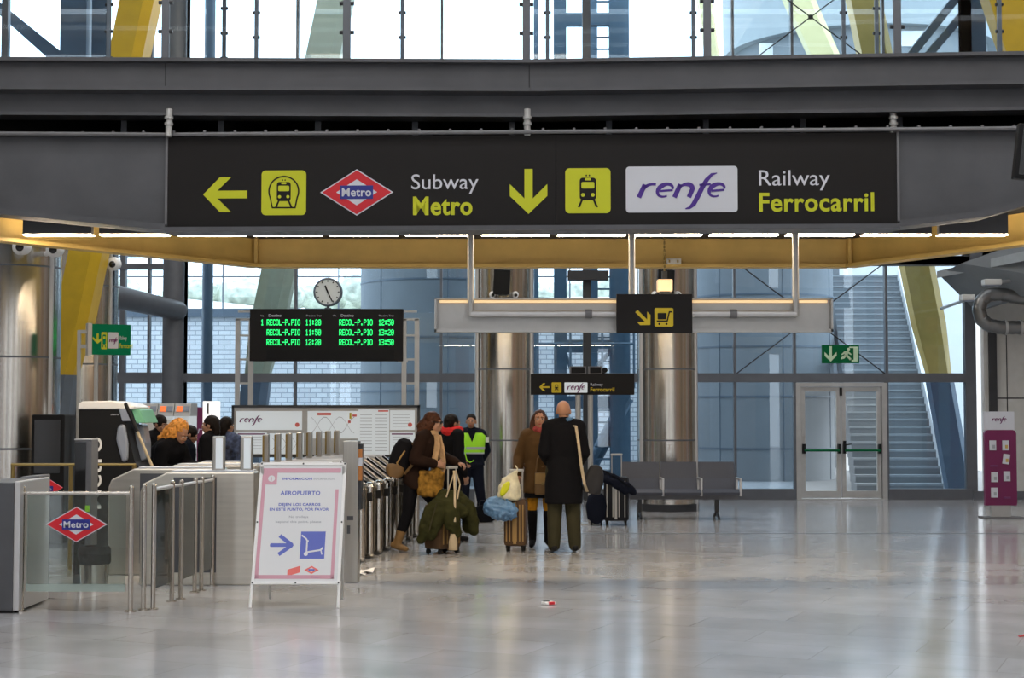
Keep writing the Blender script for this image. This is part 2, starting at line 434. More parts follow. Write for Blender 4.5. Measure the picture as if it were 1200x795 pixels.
# left of the dark tube, middle, right of the door
window(1, [(-320, thin), (-160, thin), (0, thick), (143, 0.1), (174, 0.04), (214, thick)], 0.0, ZT, [(TRANS, 0.2), (0.1, 0.2), (fz(313), 0.1)])
w2 = window(2, [(214, thick), (346, thin), (517, thin), (688, 0.15), (861, thin), (931, 0.05)], 0.0, ZT, [(TRANS, 0.17), (0.08, 0.24)])
window(3, [(1039, thin), (1137, 0.2)], 0.0, ZT, [(TRANS, 0.17), (0.08, 0.24), (fz(306), 0.16)])
# over the door
b = MB(); b.bb(fx(931), fx(1039), FY - 0.1, FY + 0.1, TRANS - 0.085, TRANS + 0.085); b.bb(fx(861), fx(1137), FY - 0.1, FY + 0.1, fz(306) - 0.09, fz(306) + 0.09)
o = struct(b, 'window_4', 'frame_steel'); g = MB(); g.bb(fx(931), fx(1039), FY - 0.012, FY + 0.012, TRANS, ZT); g.build('pane', 'facade_glass', o)
window(5, [(1137, 0.2), (1300, thin), (1480, thin), (1600, 0.2)], fz(300), ZT, [(fz(300), 0.2)])
# cross-braced tie rods on the inside of the glass
b = MB()
for (x0, y0, x1, y1) in ((863, 308, 1037, 438), (863, 438, 1037, 308), (863, -45, 1037, 85), (863, 85, 1037, -45)):
    b.cyl(at(x0, y0, FY - 0.16), at(x1, y1, FY - 0.16), 0.012, n=6)
for c in ((950, 373), (950, 20)): b.cyl(at(c[0], c[1], FY - 0.2), at(c[0], c[1], FY - 0.12), 0.05, n=12)
struct(b, 'trim_tie_rods', 'dark_steel')
# T-shaped head bracket on the black post
b = MB(); b.bb(fx(665), fx(712), FY - 0.35, FY - 0.1, fz(330), fz(319)); b.bb(fx(683), fx(692), FY - 0.22, FY - 0.08, 0, fz(318))
struct(b, 'trim_black_post', 'dark_steel')
# double door
D0, D1 = fx(932), fx(1038); DZ = fz(449)
b = MB()
for x0, x1 in ((D0, D0 + 0.09), (D1 - 0.09, D1)): b.bb(x0, x1, FY - 0.09, FY + 0.09, 0, DZ)
b.bb(D0 + .002, D1 - .002, FY - 0.087, FY + 0.087, DZ - 0.07, DZ - .002); b.bb(D0, D1, FY - 0.12, FY + 0.1, 0, 0.015)
door = struct(b, 'door_1', 'alu_matt')
mid = (D0 + D1) / 2
for s, (x0, x1) in enumerate(((D0 + 0.10, mid - 0.01), (mid + 0.01, D1 - 0.10))):
    b = MB(); t = 0.075
    b.bb(x0, x0 + t, FY - 0.04, FY + 0.04, 0.03, DZ - 0.08); b.bb(x1 - t, x1, FY - 0.04, FY + 0.04, 0.03, DZ - 0.08)
    b.bb(x0 + .002, x1 - .002, FY - 0.037, FY + 0.037, 0.032, 0.16); b.bb(x0 + .002, x1 - .002, FY - 0.037, FY + 0.037, DZ - 0.16, DZ - 0.082)
    lf = b.build('door_leaf', 'alu_matt', door)
    g = MB(); g.bb(x0 + t, x1 - t, FY - 0.006, FY + 0.006, 0.16, DZ - 0.16); g.build('pane', 'glass_clear', lf)
    h = MB(); zb = fz(528); h.cyl((x0 + 0.04, FY - 0.12, zb), (x1 - 0.04, FY - 0.12, zb), 0.022, n=10)
    h.m = 1
    for xx in (x0 + 0.04, x1 - 0.04): h.bb(xx - 0.025, xx + 0.025, FY - 0.13, FY - 0.04, zb - 0.06, zb + 0.12)
    h.build('push_bar', ['exit_green', 'black'], lf)
    h = MB(); xx = mid + (-0.05 if s == 0 else 0.05)
    if s: h.cyl((xx, FY - 0.10, zb + 0.1), (xx + 0.13, FY - 0.10, zb + 0.12), 0.012, n=8); h.bb(xx - 0.02, xx + 0.03, FY - 0.1, FY - 0.03, zb + 0.04, zb + 0.18); h.build('handle', 'black', lf)
    else: h.bb(mid - 0.025, mid + 0.02, FY - 0.07, FY - 0.03, DZ - 0.24, DZ - 0.09); h.build('top_bolt', 'black', lf)

# grey panelled end wall to the right of the glass
b = MB(); b.bb(fx(1152), 16, FY - 0.1, FY + 0.1, 0.16, 5.4); b.m = 1
b.bb(fx(1157), fx(1166), FY - 0.16, FY - 0.09, 0.5, 3.3)
for zz in (fz(467), fz(390)): b.bb(fx(1166), 16, FY - 0.108, FY - 0.1, zz - 0.012, zz + 0.012)
b.bb(fx(1178), fx(1179), FY - 0.108, FY - 0.1, 0.2, 3.3)
b.m = 2; b.bb(fx(1137), 16, FY - 0.14, FY + 0.1, 0, 0.16)
struct(b, 'wall_end_panels', ['wall_panel', 'dark_steel', 'frame_steel'])
# sloping grey soffit at upper right
P = lambda px, py, Y: at(px, py, Y)
b = MB()
b.rings([[P(1100, 322, 28.3), P(1145, 366, 28.3), P(1260, 330, 28.3), P(1260, 270, 28.3)], [P(1100, 322, 27.2) + Vector((0.4, 0, 0.2)), P(1145, 366, 27.2) + Vector((0.35, 0, 0.15)), P(1260, 330, 25), P(1260, 262, 25)]])
b.m = 1; b.rings([[P(1098, 318, 28.2), P(1098, 326, 28.2), P(1280, 290, 24.0), P(1280, 276, 24.0)], [P(1098, 318, 28.4), P(1098, 326, 28.4), P(1280, 290, 24.4), P(1280, 276, 24.4)]])
struct(b, 'trim_sloping_soffit', ['concrete', 'concrete_pale'])

# ------------------------------------------------------------------ gallery bridging the hall
GY = 15.0
def ly(x):                                             # front line of the gallery, slightly cranked at its joint
    return 15.0 + (x - 0.17) * (0.02 if x < 0.17 else -0.072)
XS = [-9.5, 0.165, 0.175, 9.5]
def band(b, z0, z1, off0, off1, xs=XS):
    for xa, xb in zip(xs, xs[1:]):
        b.rings([[Vector((x, ly(x) + off0, z0)), Vector((x, ly(x) + off1, z0)), Vector((x, ly(x) + off1, z1)), Vector((x, ly(x) + off0, z1))] for x in (xa, xb)])
zt, z1_, z2_, z3_ = gz(72, GY), gz(108, GY), gz(134, GY), gz(157, GY)
b = MB()
band(b, zt - 0.035, zt, -0.10, 0.30)                  # top flange
band(b, z1_ + 0.02, zt - 0.035, 0.0, 0.05)            # web
band(b, z1_ - 0.015, z1_ + 0.02, -0.12, 0.30)         # lower flange
band(b, z2_, z1_ - 0.015, 0.09, 0.2)
band(b, z2_ - 0.02, z2_ + 0.012, 0.02, 0.3)
b.m = 1
for x in (0.17, -3.4): b.bb(x - 0.004, x + 0.004, ly(x) - 0.004, ly(x) + 0.02, z1_ + 0.02, zt - 0.035)
struct(b, 'trim_gallery_beam', ['grey_paint', 'dark_gap'])
# deck and soffit of the gallery
b = MB()
DP = [(-12, 14.9), (12, 14.3), (12, 12.4), (6.9, 14.2), (4.06, 18.5), (-3.08, 18.5), (-6.2, 14.4), (-12, 8.2)]
b.prismz([(-9.5, 15.2), (0.17, 15.3), (7.2, 14.8), (4.2, 18.55), (-3.2, 18.55), (-7.0, 15.2)], zt - 0.16, zt - 0.06)
b.m = 1
for k in range(-4, 5):
    b.bb(k * 0.98 - 0.03, k * 0.98 + 0.03, 15.4, 18.3, z3_ + 0.02, zt - 0.16)
struct(b, 'trim_gallery_deck', ['dark_gap', 'frame_steel'])
b = MB(); b.prismz([(-9.5, 15.1), (0.17, 15.2), (8.0, 14.7), (4.05, 18.45), (-3.1, 18.45), (-6.6, 15.1)], gz(280, 15.6) + 0.32, gz(280, 15.6) + 0.36)
struct(b, 'trim_gallery_soffit', 'dark_gap')
# lower grey beams left and right of the sign (haunched)
SL = (-3.37, 14.95); SR = (3.70, 14.68)
zs0, zs1 = gz(267.5, 14.95), gz(160.5, 14.95)
b = MB()
for (xa, ya, za, xb, yb, zb) in ((-9.5, 14.75, zs0 + 0.58, SL[0], SL[1], zs0), (SR[0], SR[1], zs0, 4.55, 14.65, zs0 + .10), (4.55, 14.65, zs0 + .10, 5.1, 14.62, zs0 + .26), (5.1, 14.62, zs0 + .26, 7, 14.5, zs0 + .8)):
    f = lambda x, y, z, zz, o0, o1: [Vector((x, y + o0, z)), Vector((x, y + o1, z)), Vector((x, y + o1, zz)), Vector((x, y + o0, zz))]
    b.rings([f(xa, ya, za, zs1, 0.05, 0.12), f(xb, yb, zb, zs1, 0.05, 0.12)])
    b.rings([f(xa, ya, za - 0.03, za + 0.03, -0.10, 0.3), f(xb, yb, zb - 0.03, zb + 0.03, -0.10, 0.3)])
    b.rings([f(xa, ya, zs1, zs1 + 0.03, -0.06, 0.2), f(xb, yb, zs1, zs1 + 0.03, -0.06, 0.2)])
f = lambda x, y, z, zz, o0, o1: [Vector((x, y + o0, z)), Vector((x, y + o1, z)), Vector((x, y + o1, zz)), Vector((x, y + o0, zz))]
b.rings([f(SL[0], SL[1], zs0 - 0.045, zs0, -0.10, 0.3), f(SR[0], SR[1], zs0 - 0.045, zs0, -0.10, 0.3)])
b.rings([f(SL[0], SL[1], zs0, zs1, 0.10, 0.16), f(SR[0], SR[1], zs0, zs1, 0.10, 0.16)])
struct(b, 'trim_sign_beam', 'grey_paint')
# pipe along the top of the sign, with little studs and three struts
b = MB()
pts = [(-9.5, 14.68), (SL[0], 14.9), (SR[0], 14.62), (9.2, 14.35)]
zp = zs1 + 0.014
b.tube([(x, y, zp) for x, y in pts], 0.020, 8)
for k in range(-26, 27):
    x = k * 0.3; y = 14.9 - (x - SL[0]) * 0.0385
    b.bb(x - 0.012, x + 0.012, y - 0.02, y + 0.02, zp - 0.01, zp + 0.035)
struct(b, 'trim_sign_pipe', 'grey_paint_light')
b = MB()
for px in (197, 618, 1048):
    p = at(px, 150, 14.8); q = Vector((p.x, p.y + 0.05, zp - 0.02))
    b.cyl((p.x, p.y + 0.03, zp - 0.03), (p.x, p.y + 0.05, z2_ + 0.02), 0.032, n=12)
    for zz in (0.08, 0.14): b.cyl((p.x, p.y + 0.03, zp + zz), (p.x, p.y + 0.03, zp + zz + 0.025), 0.042, n=12)
struct(b, 'trim_struts', 'alu_matt')
# ochre box beam, three cranked runs, with lower flange and stiffeners
zg = 3.40
runs = [(-9.0, 10.66), (-5.22, 15.67), (-3.08, 18.5), (4.06, 18.5), (5.15, 16.4), (8.4, 10.1)]
b = MB()
for (xa, ya), (xb, yb) in zip(runs, runs[1:]):
    d = Vector((xb - xa, yb - ya, 0)).normalized(); n = Vector((d.y, -d.x, 0))
    if n.y > 0: n = -n
    for o0, o1, z0, z1 in ((0.0, -0.03, zg + 0.02, zg + 0.75), (0.09, -0.10, zg - 0.02, zg + 0.02), (0.09, -0.10, zg + 0.73, zg + 0.75)):
        b.rings([[Vector((x, y, z)) + n * o for o, z in ((o0, z0), (o1, z0), (o1, z1), (o0, z1))] for x, y in ((xa, ya), (xb, yb))])
for x, y in ((-3.08, 18.5), (4.06, 18.5)):
    b.bb(x - 0.02, x + 0.02, y - 0.11, y, zg, zg + 0.75)
struct(b, 'trim_ochre_beam', 'ochre_paint')
b = MB()
for (xa, ya), (xb, yb) in zip(runs, runs[1:]):
    b.rings([[Vector((x, y + o, z)) for o, z in ((-.02, zg + .76), (.04, zg + .76), (.04, zt - .06), (-.02, zt - .06))] for x, y in ((xa, ya), (xb, yb))])
struct(b, 'trim_gallery_shade_band', 'dark_gap')  # near-black sheet added to close the gap, standing for deep shade

# ------------------------------------------------------------------ outside, beyond the glass
b = MB(); b.bb(-22, fx(760) * 1.5, 40, 40.4, -0.1, gz(372, 40)); b.m = 1; b.bb(-22, 6, 39.9, 40.5, gz(372, 40), gz(362, 40))
b.m = 2; 
o = struct(b, 'exterior_wall', ['white_brick', 'slate_paint'])
b = MB()
b.grid(lambda u, v: Vector((-34 + 44 * u, 50 + 30 * v, 5.2 + 1.6 * v + 0.3 * math.sin(u * 17) - 6 * max(0, 0.1 - v) * 10)), 30, 12)
struct(b, 'hill_outside', 'hill')
b = MB()
for k in range(150):
    x = random.uniform(-26, 4); y = random.uniform(55.5, 62)
    b.ell((x, y, 5.3 + (y - 50) * 0.06 + random.uniform(0, 0.5)), (random.uniform(.3, .8), random.uniform(.3, .7), random.uniform(.25, .6)), u=8, v=5)
o = b.build('bushes', 'bush', smooth=True); tag(o, 'pale scrubby bushes on the bank beyond the white brick wall', 'bushes', kind='stuff')
t = thing('bank_fence', 'thin rail fence along the top of the bank outside', 'fence', (-12, 53, 5.4))
b = MB()
for z in (0.9, 1.6): b.cyl((-26, 53, 5.4 + z), (4, 53, 5.4 + z), 0.03, n=6)
b.build('rail', 'frame_steel', t)
for k in range(8):
    b = MB(); b.cyl((-26 + k * 4, 53, 5.0), (-26 + k * 4, 53, 7.1), 0.03, n=6); b.build('post', 'frame_steel', t)
# drums of the ventilation towers
def drum(px0, px1, Y, ztop, name, label, seams, m='concrete'):
    x0, x1 = gx(px0, Y), gx(px1, Y); r = (x1 - x0) / 2; cx = (x0 + x1) / 2
    t = thing(name, label, 'tower', (cx, Y + r, 0))
    b = MB(); b.lathe([(r, -0.1), (r, ztop)], (cx, Y + r, 0), 48); b.build('drum', m, t, smooth=True)
    b = MB()
    for z in seams: b.lathe([(r + 0.012, z - 0.02), (r + 0.012, z + 0.02)], (cx, Y + r, 0), 48)
    for k in range(7):
        a = 2 * PI * (k + 0.4) / 7; b.cyl((cx + (r + 0.0) * math.cos(a), Y + r + r * math.sin(a), 0), (cx + r * math.cos(a), Y + r + r * math.sin(a), ztop), 0.014, n=6)
    b.build('panel_joint', 'slate_paint', t)
    return t
drum(413, 610, 34, 7.4, 'ventilation_tower', 'round grey panelled tower outside the glass behind the left steel column', [0.9, 2.1, 3.3, 4.6, 5.8])
drum(820, 994, 36.5, 8.5, 'ventilation_tower', 'round grey panelled tower outside the glass behind the double door', [0.75, 2.0, 3.2, 4.45, 5.7, 7])
# wide overhanging storey high at the right
t = thing('round_storey', 'pale round storey with windows seen through the upper glass', 'building', (gx(1010, 49), 49, 0))
cx = gx(1010, 49)
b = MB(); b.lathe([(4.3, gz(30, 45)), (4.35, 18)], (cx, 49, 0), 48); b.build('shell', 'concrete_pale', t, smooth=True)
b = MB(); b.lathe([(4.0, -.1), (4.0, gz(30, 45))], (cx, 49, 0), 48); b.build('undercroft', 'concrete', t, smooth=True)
for px in (918, 1030, 1075):
    b = MB(); x = gx(px, 45); yy = 49 - math.sqrt(max(.1, 4.0 ** 2 - (x - cx) ** 2)); b.bb(x - .35, x + .35, yy - .06, yy + .1, gz(54, 45), gz(36, 45)); b.build('window', 'white', t)
# white building behind the stairs
t = thing('white_building', 'white building with a small window outside beyond the staircase', 'building', (10.5, 43, 0))
b = MB(); b.bb(gx(996, 43), gx(1150, 43), 43, 44.2, -0.1, gz(250, 43)); b.build('wall', 'white', t)
b = MB(); b.bb(gx(1020, 43), gx(1030, 43), 42.95, 43.02, gz(345, 43), gz(322, 43)); b.build('window', 'screen_grey', t)
# staircase rising away outside, bearing a little to the right
t = thing('outdoor_staircase', 'long straight staircase climbing away outside the glass behind the door', 'staircase', (gx(1050, 33), 32, 0))
y0 = 31.6; n = 32; xl, xr = gx(1003, 31.6), gx(1108, 31.6); dr = .155
b = MB()
for k in range(n):
    o = dr * k * .3
    b.m = 0; b.bb(xl + o, xr + o, y0 + k * .3, y0 + k * .3 + .34, max(0, k * .165 - .35), (k + 1) * .165)
    b.m = 1; b.bb(xl + o, xr + o, y0 + k * .3 - .012, y0 + k * .3, (k + 1) * .165 - .045, (k + 1) * .165 - .004)
b.build('flight', ['concrete', 'concrete_pale'], t)
def slope(dx0, dx1, z0, z1, ya=-.2):
    return [[Vector((xr + dx + dr * yy, y0 + yy, zz + yy * .55)) for dx, zz in ((dx0, z0), (dx1, z0), (dx1, z1), (dx0, z1))] for yy in (ya, n * .3)]
b = MB(); b.rings(slope(-.06, .12, -.1, .42)); b.build('side_string', 'white', t)
b = MB(); b.tube([(xr + .1, y0, .95), (xr + .1 + dr * n * .3, y0 + n * .3, n * .165 + .95)], .03, 8); b.build('handrail', 'alu', t)

# lattice lift tower in blue grey steel
t = thing('lattice_tower', 'blue grey steel lattice tower with ladder rungs outside between the two steel columns', 'tower', (gx(690, 31.5), 31.5, 0))
TY = 31.5
for px, wd, yy in ((657, 0.26, TY), (724, 0.30, TY), (630, 0.10, TY + 1.5), (742, 0.12, TY + 1.5), (700, 0.22, TY + 1.6)):
    b = MB(); x = gx(px, TY); b.bb(x - wd / 2, x + wd / 2, yy, yy + 0.25, 0, 12.5); b.build('post', 'blue_paint', t)
for py in (20, 150, 295, 404, 470, 560):
    b = MB(); b.bb(gx(650, TY), gx(733, TY), TY + 0.03, TY + 0.2, gz(py, TY) - 0.16, gz(py, TY) + 0.1); b.build('crossbeam', 'blue_paint', t)
for p0, p1, r in (((735, 466), (690, 552), .15), ((655, 400), (685, 465), .05), ((725, 400), (692, 440), .05)):
    b = MB(); b.cyl(at(*p0, TY + .3), at(*p1, TY + .3), r, n=12); b.build('brace', 'blue_paint', t)
rg = None
for k in range(48):
    z = 0.4 + k * 0.25
    if rg is None:
        b = MB(); b.bb(gx(697, TY), gx(720, TY), TY + 0.1, TY + 0.13, z, z + 0.035); rg = b.build('rung', 'blue_paint', t)
    else:
        r2 = rg.copy(); COL.objects.link(r2); r2.parent = t; r2.location.z = rg.location.z + k * .25
zc = gz(404, TY)
for z in (zc, zc + 0.5): b = MB(); b.cyl((gx(630, TY), TY - 0.3, z), (gx(742, TY), TY - 0.3, z), 0.03, n=6); b.build('landing_rail', 'blue_paint', t)
for px in (630, 668, 705, 742): b = MB(); b.cyl((gx(px, TY), TY - 0.3, zc - 0.9), (gx(px, TY), TY - 0.3, zc + 0.5), 0.025, n=6); b.build('rail_post', 'blue_paint', t)
# low steel screen beside it
# inclined legs that carry the roof
def pylon(px0, py0, px1, py1, Y, wd, name, label, mats, split=None, foot=None, dy=0.0):
    """a flat steel box leg between two points of its axis; above SPLIT it carries the first paint"""
    a = at(px0, py0, Y); c = at(px1, py1, Y + dy); t = thing(name, label, 'pylon', (a.x, a.y, 0))
    def sec(p, w, dpt): return [p + Vector(v) for v in ((-w / 2, -dpt / 2, 0), (w * 0.25, -dpt / 2 - 0.12, 0), (w / 2, -dpt / 2, 0), (w / 2, dpt / 2, 0), (-w / 2, dpt / 2, 0))]
    lo = a + (c - a) * 0.0
    b = MB(); b.rings([sec(a, wd * 0.72, 0.3), sec(a + (c - a) * 0.12, wd, 0.4), sec(c, wd * 1.04, 0.45)]); b.build('leg', mats[0], t)
    if foot:
        f = at(foot[0], foot[1], Y); b = MB()
        b.rings([sec(f, wd * foot[2], 0.3), sec(a, wd * 0.8, 0.34)]); b.build('foot', mats[1], t)
    return t
pylon(75, 440, 184, -90, 22.0, 0.48, 'inclined_pylon', 'yellow steel pylon leaning right behind the green sign and steel columns', ['yellow_paint', 'slate_paint'], foot=(62, 562, 0.6))
pylon(1100, 440, 1000, -60, 30.6, 0.60, 'inclined_pylon', 'olive yellow pylon leaning left outside beside the staircase', ['olive_paint', 'blue_foot'], foot=(1124, 577, 0.8))
pylon(302, 440, 398, -20, 31.2, 0.68, 'inclined_pylon', 'pale olive pylon leaning right outside behind the departures screen', ['olive_hazed', 'slate_paint'], foot=(283, 577, 0.9))
pylon(972, 80, 918, -40, 40, 0.75, 'inclined_pylon', 'pale yellow pylon seen high through the glass below the crossed rods', ['yellow_hazed'])
pylon(1215, 110, 1160, -60, 26.5, 0.75, 'inclined_pylon', 'bright yellow pylon at the top right corner of the glass', ['yellow_paint'])
pylon(838, 90, 818, -50, 40, 0.34, 'inclined_pylon', 'slim yellow pylon high beside the pale round storey', ['yellow_hazed'])
# other steel seen high up
b = MB(); b.rings([[P(-10, 2, 29.6) + Vector(v) for v in ((0, 0, -0.12), (0, 0.3, -0.12), (0, 0.3, 0.12), (0, 0, 0.12))], [P(70, 70, 29.6) + Vector(v) for v in ((0, 0, -0.18), (0, 0.3, -0.18), (0, 0.3, 0.18), (0, 0, 0.18))]])
b.bb(gx(66, 29.4), gx(97, 29.4), 29.3, 29.7, 0, 12); b.bb(gx(100, 29.4), gx(118, 29.4), 29.5, 29.6, 7, 12)
struct(b, 'trim_outer_steel', 'slate_paint')
b = MB()
for (xa, ya, xb, yb) in ((1062, 72, 1135, -20), (1082, 72, 1160, -20)):
    b.rings([[P(xa, ya, 29.8) + Vector(v) for v in ((-.1, 0, 0), (-.1, .3, 0), (.1, .3, 0), (.1, 0, 0))], [P(xb, yb, 29.8) + Vector(v) for v in ((-.1, 0, 0), (-.1, .3, 0), (.1, .3, 0), (.1, 0, 0))]])
b.bb(gx(1138, 29.4), gx(1160, 29.4), 29.3, 29.7, 5, 12)
struct(b, 'trim_outer_braces', 'slate_paint')
t = thing('outdoor_mast', 'slim pale blue steel mast outside the glass left of the departures screen', 'mast', (gx(242, 31), 31, 0))
b = MB(); b.cyl((gx(242, 31), 31, 0), (gx(242, 31), 31, 12), 0.11, n=14); b.build('shaft', 'slate_paint', t, smooth=True)
b = MB(); b.cyl((gx(242, 31), 31, 0), (gx(242, 31), 31, 0.06), 0.2, n=14); b.build('base_plate', 'slate_paint', t)

# ================================================================== STEEL COLUMNS
def column(px, Y, dia, ztop, label):
    x = gx(px, Y); t = thing('steel_column', label, 'column', (x, Y, 0), group=None, kind='thing')
    r = dia / 2; b = MB(); b.lathe([(r, 0.12), (r, ztop)], (x, Y, 0), 56); b.build('cladding', 'stainless', t, smooth=True)
    b = MB()
    for k in range(1, int(ztop / 1.17) + 1): b.lathe([(r + 0.004, k * 1.17 - 0.012), (r + 0.004, k * 1.17 + 0.012)], (x, Y, 0), 56)
    b.build('joint_band', 'frame_steel', t, smooth=True)
    b = MB()
    for sx in (-1, 1):
        b.cyl((x + sx * (r - 0.05), Y - 0.22, 0.0), (x + sx * (r - 0.05), Y - 0.22, ztop), 0.035, n=10)
    b.build('edge_rail', 'alu', t, smooth=True)
    b = MB(); b.lathe([(r + 0.02, 0), (r + 0.02, 0.12)], (x, Y, 0), 56); b.build('plinth', 'dark_steel', t, smooth=True)
    return t
column(16, 20.0, 1.16, 4.6, 'round stainless column at the far left edge with two white cameras')
column(92, 23.0, 1.12, 4.9, 'round stainless column behind the yellow pylon and green sign')
column(591, 25.7, 1.0, 5.3, 'round stainless column behind the guard in the green vest')
column(782, 25.7, 1.0, 5.3, 'round stainless column standing behind the metal bench')
t = thing('tube_column', 'dark grey tubular steel column with a branch pipe by the left glass', 'column', (gx(202, 27), 27, 0), kind='thing')
b = MB(); x = gx(202, 27); b.cyl((x, 27, 0), (x, 27, 11.5), 0.185, n=24); b.build('shaft', 'frame_steel', t, smooth=True)
b = MB(); a = at(208, 364, 26.9); c = at(100, 340, 23.9); b.cap(a, c, 0.17, 0.2, n=20); b.build('branch_pipe', 'frame_steel', t, smooth=True)
b = MB(); b.cyl((x, 27, 0), (x, 27, 0.1), 0.28, n=24); b.build('base_plate', 'dark_steel', t)

# ================================================================== GALLERY BALUSTRADES
def balustrade(name, label, posts, foot, top, wd, clamps):
    t = thing(name, label, 'balustrade', (0, posts[0][1], foot))
    for x, y in posts:
        b = MB(); b.bb(x - wd / 2, x + wd / 2, y - 0.02, y + 0.02, foot, top); p = b.build('post', 'slate_paint' if wd < 0.05 else 'frame_steel', t, bevel=0.004)
        b = MB()
        for z in clamps: b.cyl((x - wd * 0.95, y, z), (x + wd * 0.95, y, z), 0.02, n=8)
        b.build('glass_clamp', 'dark_steel', p)
    for (xa, ya), (xb, yb) in zip(posts, posts[1:]):
        b = MB(); b.rings([[Vector((x + s, y + o, z)) for o, z in ((-0.006, foot + 0.03), (0.006, foot + 0.03), (0.006, top - 0.02), (-0.006, top - 0.02))] for x, y, s in ((xa, ya, 0.03), (xb, yb, -0.03))]); b.build('glass_panel', 'glass_clear', t)
    b = MB(); b.tube([(x, y, top + 0.02) for x, y in posts], 0.024, 8); b.build('handrail', 'alu', t)
balustrade('glass_balustrade', 'glass balustrade with flat posts along the front edge of the gallery', [(gx(px, ly(0) + 0.15), ly(gx(px, 15)) + 0.12) for px in (-20, 192, 405, 617, 829, 1048, 1260)], zt - 0.06, zt + 1.1, 0.075, [zt + 0.31, zt + 0.6, zt + 0.9])
balustrade('glass_balustrade', 'glass balustrade with thin posts along the rear edge of the gallery', [(gx(px, 18.3), 18.3) for px in (297, 470, 642, 815, 993)], zt - 0.06, zt + 1.75, 0.045, [zt + 0.15 + 0.3 * k for k in range(6)])
balustrade('glass_balustrade', 'short glass balustrade at the rear left of the gallery', [(gx(297, 18.3) - .35, 18.1), (gx(122, 16.8), 16.8)], zt - 0.06, zt + 1.75, 0.045, [zt + 0.15 + 0.3 * k for k in range(6)])
balustrade('glass_balustrade', 'short glass balustrade at the rear right of the gallery', [(gx(993, 18.3) + .35, 18.1), (gx(1178, 16.8), 16.8)], zt - 0.06, zt + 1.75, 0.045, [zt + 0.15 + 0.3 * k for k in range(6)])

# ================================================================== SIGNS
class Face:
    """a sign face measured in photo pixels: scale k metres per pixel, (cx, cy) the pixel of its local origin"""
    def __init__(s, k, cx, cy): s.k, s.cx, s.cy = k, cx, cy
    def p(s, pts): return [((x - s.cx) * s.k, (s.cy - y) * s.k) for x, y in pts]
def arrow_left(x0, x1, y0, y1):   # pixel box
    h = y1 - y0; m = (y0 + y1) / 2; t = h * 0.11
    return [(x0, m), (x0 + h * 0.48, y0), (x0 + h * 0.80, y0), (x0 + h * 0.41, m - t), (x1, m - t), (x1, m + t), (x0 + h * 0.41, m + t), (x0 + h * 0.80, y1), (x0 + h * 0.48, y1)]
def rot_pts(pts, c, deg):
    a = math.radians(deg); return [(c[0] + (x - c[0]) * math.cos(a) - (y - c[1]) * math.sin(a), c[1] + (x - c[0]) * math.sin(a) + (y - c[1]) * math.cos(a)) for x, y in pts]
def train(b, fc, cx, y0, s, y, dark, light, tunnel=False):
    """front view of a train; s = pixel height of the picture"""
    R = lambda a, c, d, e, r: fc.p(rrect(cx + a * s, cx + d * s, y0 + c * s, y0 + e * s, r * s))
    b.m = dark
    if tunnel:
        pts = [(cx - .30 * s, y0 + .95 * s)]
        out = [(cx - .33 * s, y0 + .93 * s)] + [(cx + .43 * s * math.sin(math.radians(t)), y0 + .46 * s - .43 * s * math.cos(math.radians(t))) for t in range(-115, 116, 10)] + [(cx + .33 * s, y0 + .93 * s)]
        inn = [(cx + (x - cx) * 0.91, y0 + .48 * s + (yy - y0 - .48 * s) * 0.915) for x, yy in out]
        for i in range(len(out)):
            j = (i + 1) % len(out); b.prism(fc.p([out[i], out[j], inn[j], inn[i]]), y, y - 0.003)
    t = 0.80 if tunnel else 1.0; yt = y0 + (0.10 * s if tunnel else 0)
    Q = lambda a, c, d, e, r: fc.p(rrect(cx + a * s * t, cx + d * s * t, yt + c * s * t, yt + e * s * t, r * s * t))
    b.prism(Q(-.24, .13, .24, .79, .09), y, y - 0.003)
    for sx in (-1, 1):
        b.prism(fc.p([(cx + sx * .14 * s * t, yt + .78 * s * t), (cx + sx * .20 * s * t, yt + .78 * s * t), (cx + sx * .30 * s * t, yt + 1.0 * s * t), (cx + sx * .23 * s * t, yt + 1.0 * s * t)]), y, y - 0.003)
        b.prism(Q(sx * .045 - .022, .04, sx * .045 + .022, .09, .02), y, y - 0.003)
    b.m = light
    b.prism(Q(-.085, .14, .085, .21, .02), y - 0.003, y - 0.005)
    b.prism(Q(-.19, .26, .19, .45, .04), y - 0.003, y - 0.005)
    for sx in (-1, 1): b.prism(fc.p(circ(cx + sx * .145 * s * t, yt + .64 * s * t, .055 * s * t, 14)), y - 0.003, y - 0.005)
def metro_logo(name, par, cx, cz, w, h, y, extra=None):
    """red diamond, white inner diamond, blue bar with the word"""
    dia = lambda a, c: [(cx - a, cz), (cx, cz + c), (cx + a, cz), (cx, cz - c)]
    b = MB(); b.prism(dia(w / 2, h / 2), y, y - 0.006); o = b.build(name, 'plate_white', par, local=True)
    b = MB(); b.prism(dia(w / 2 * .945, h / 2 * .945), y - 0.006, y - 0.009); b.build('red_diamond', 'metro_red', o, local=True)
    b = MB(); b.prism(dia(w * .28, h * .28), y - 0.009, y - 0.012); b.build('white_diamond', 'plate_white', o, local=True)
    b = MB(); b.prism([(cx - w * .225, cz - h * .145), (cx + w * .225, cz - h * .145), (cx + w * .225, cz + h * .145), (cx - w * .225, cz + h * .145)], y - 0.012, y - 0.016); b.build('blue_bar', 'metro_blue', o, local=True)
    b = MB(); b.text('Metro', cx, cz - h * .085, h * .175, y - 0.016, width=w * .40, bold=0.018, align='CENTER'); b.build('lettering', 'plate_white', o, local=True)
    return o
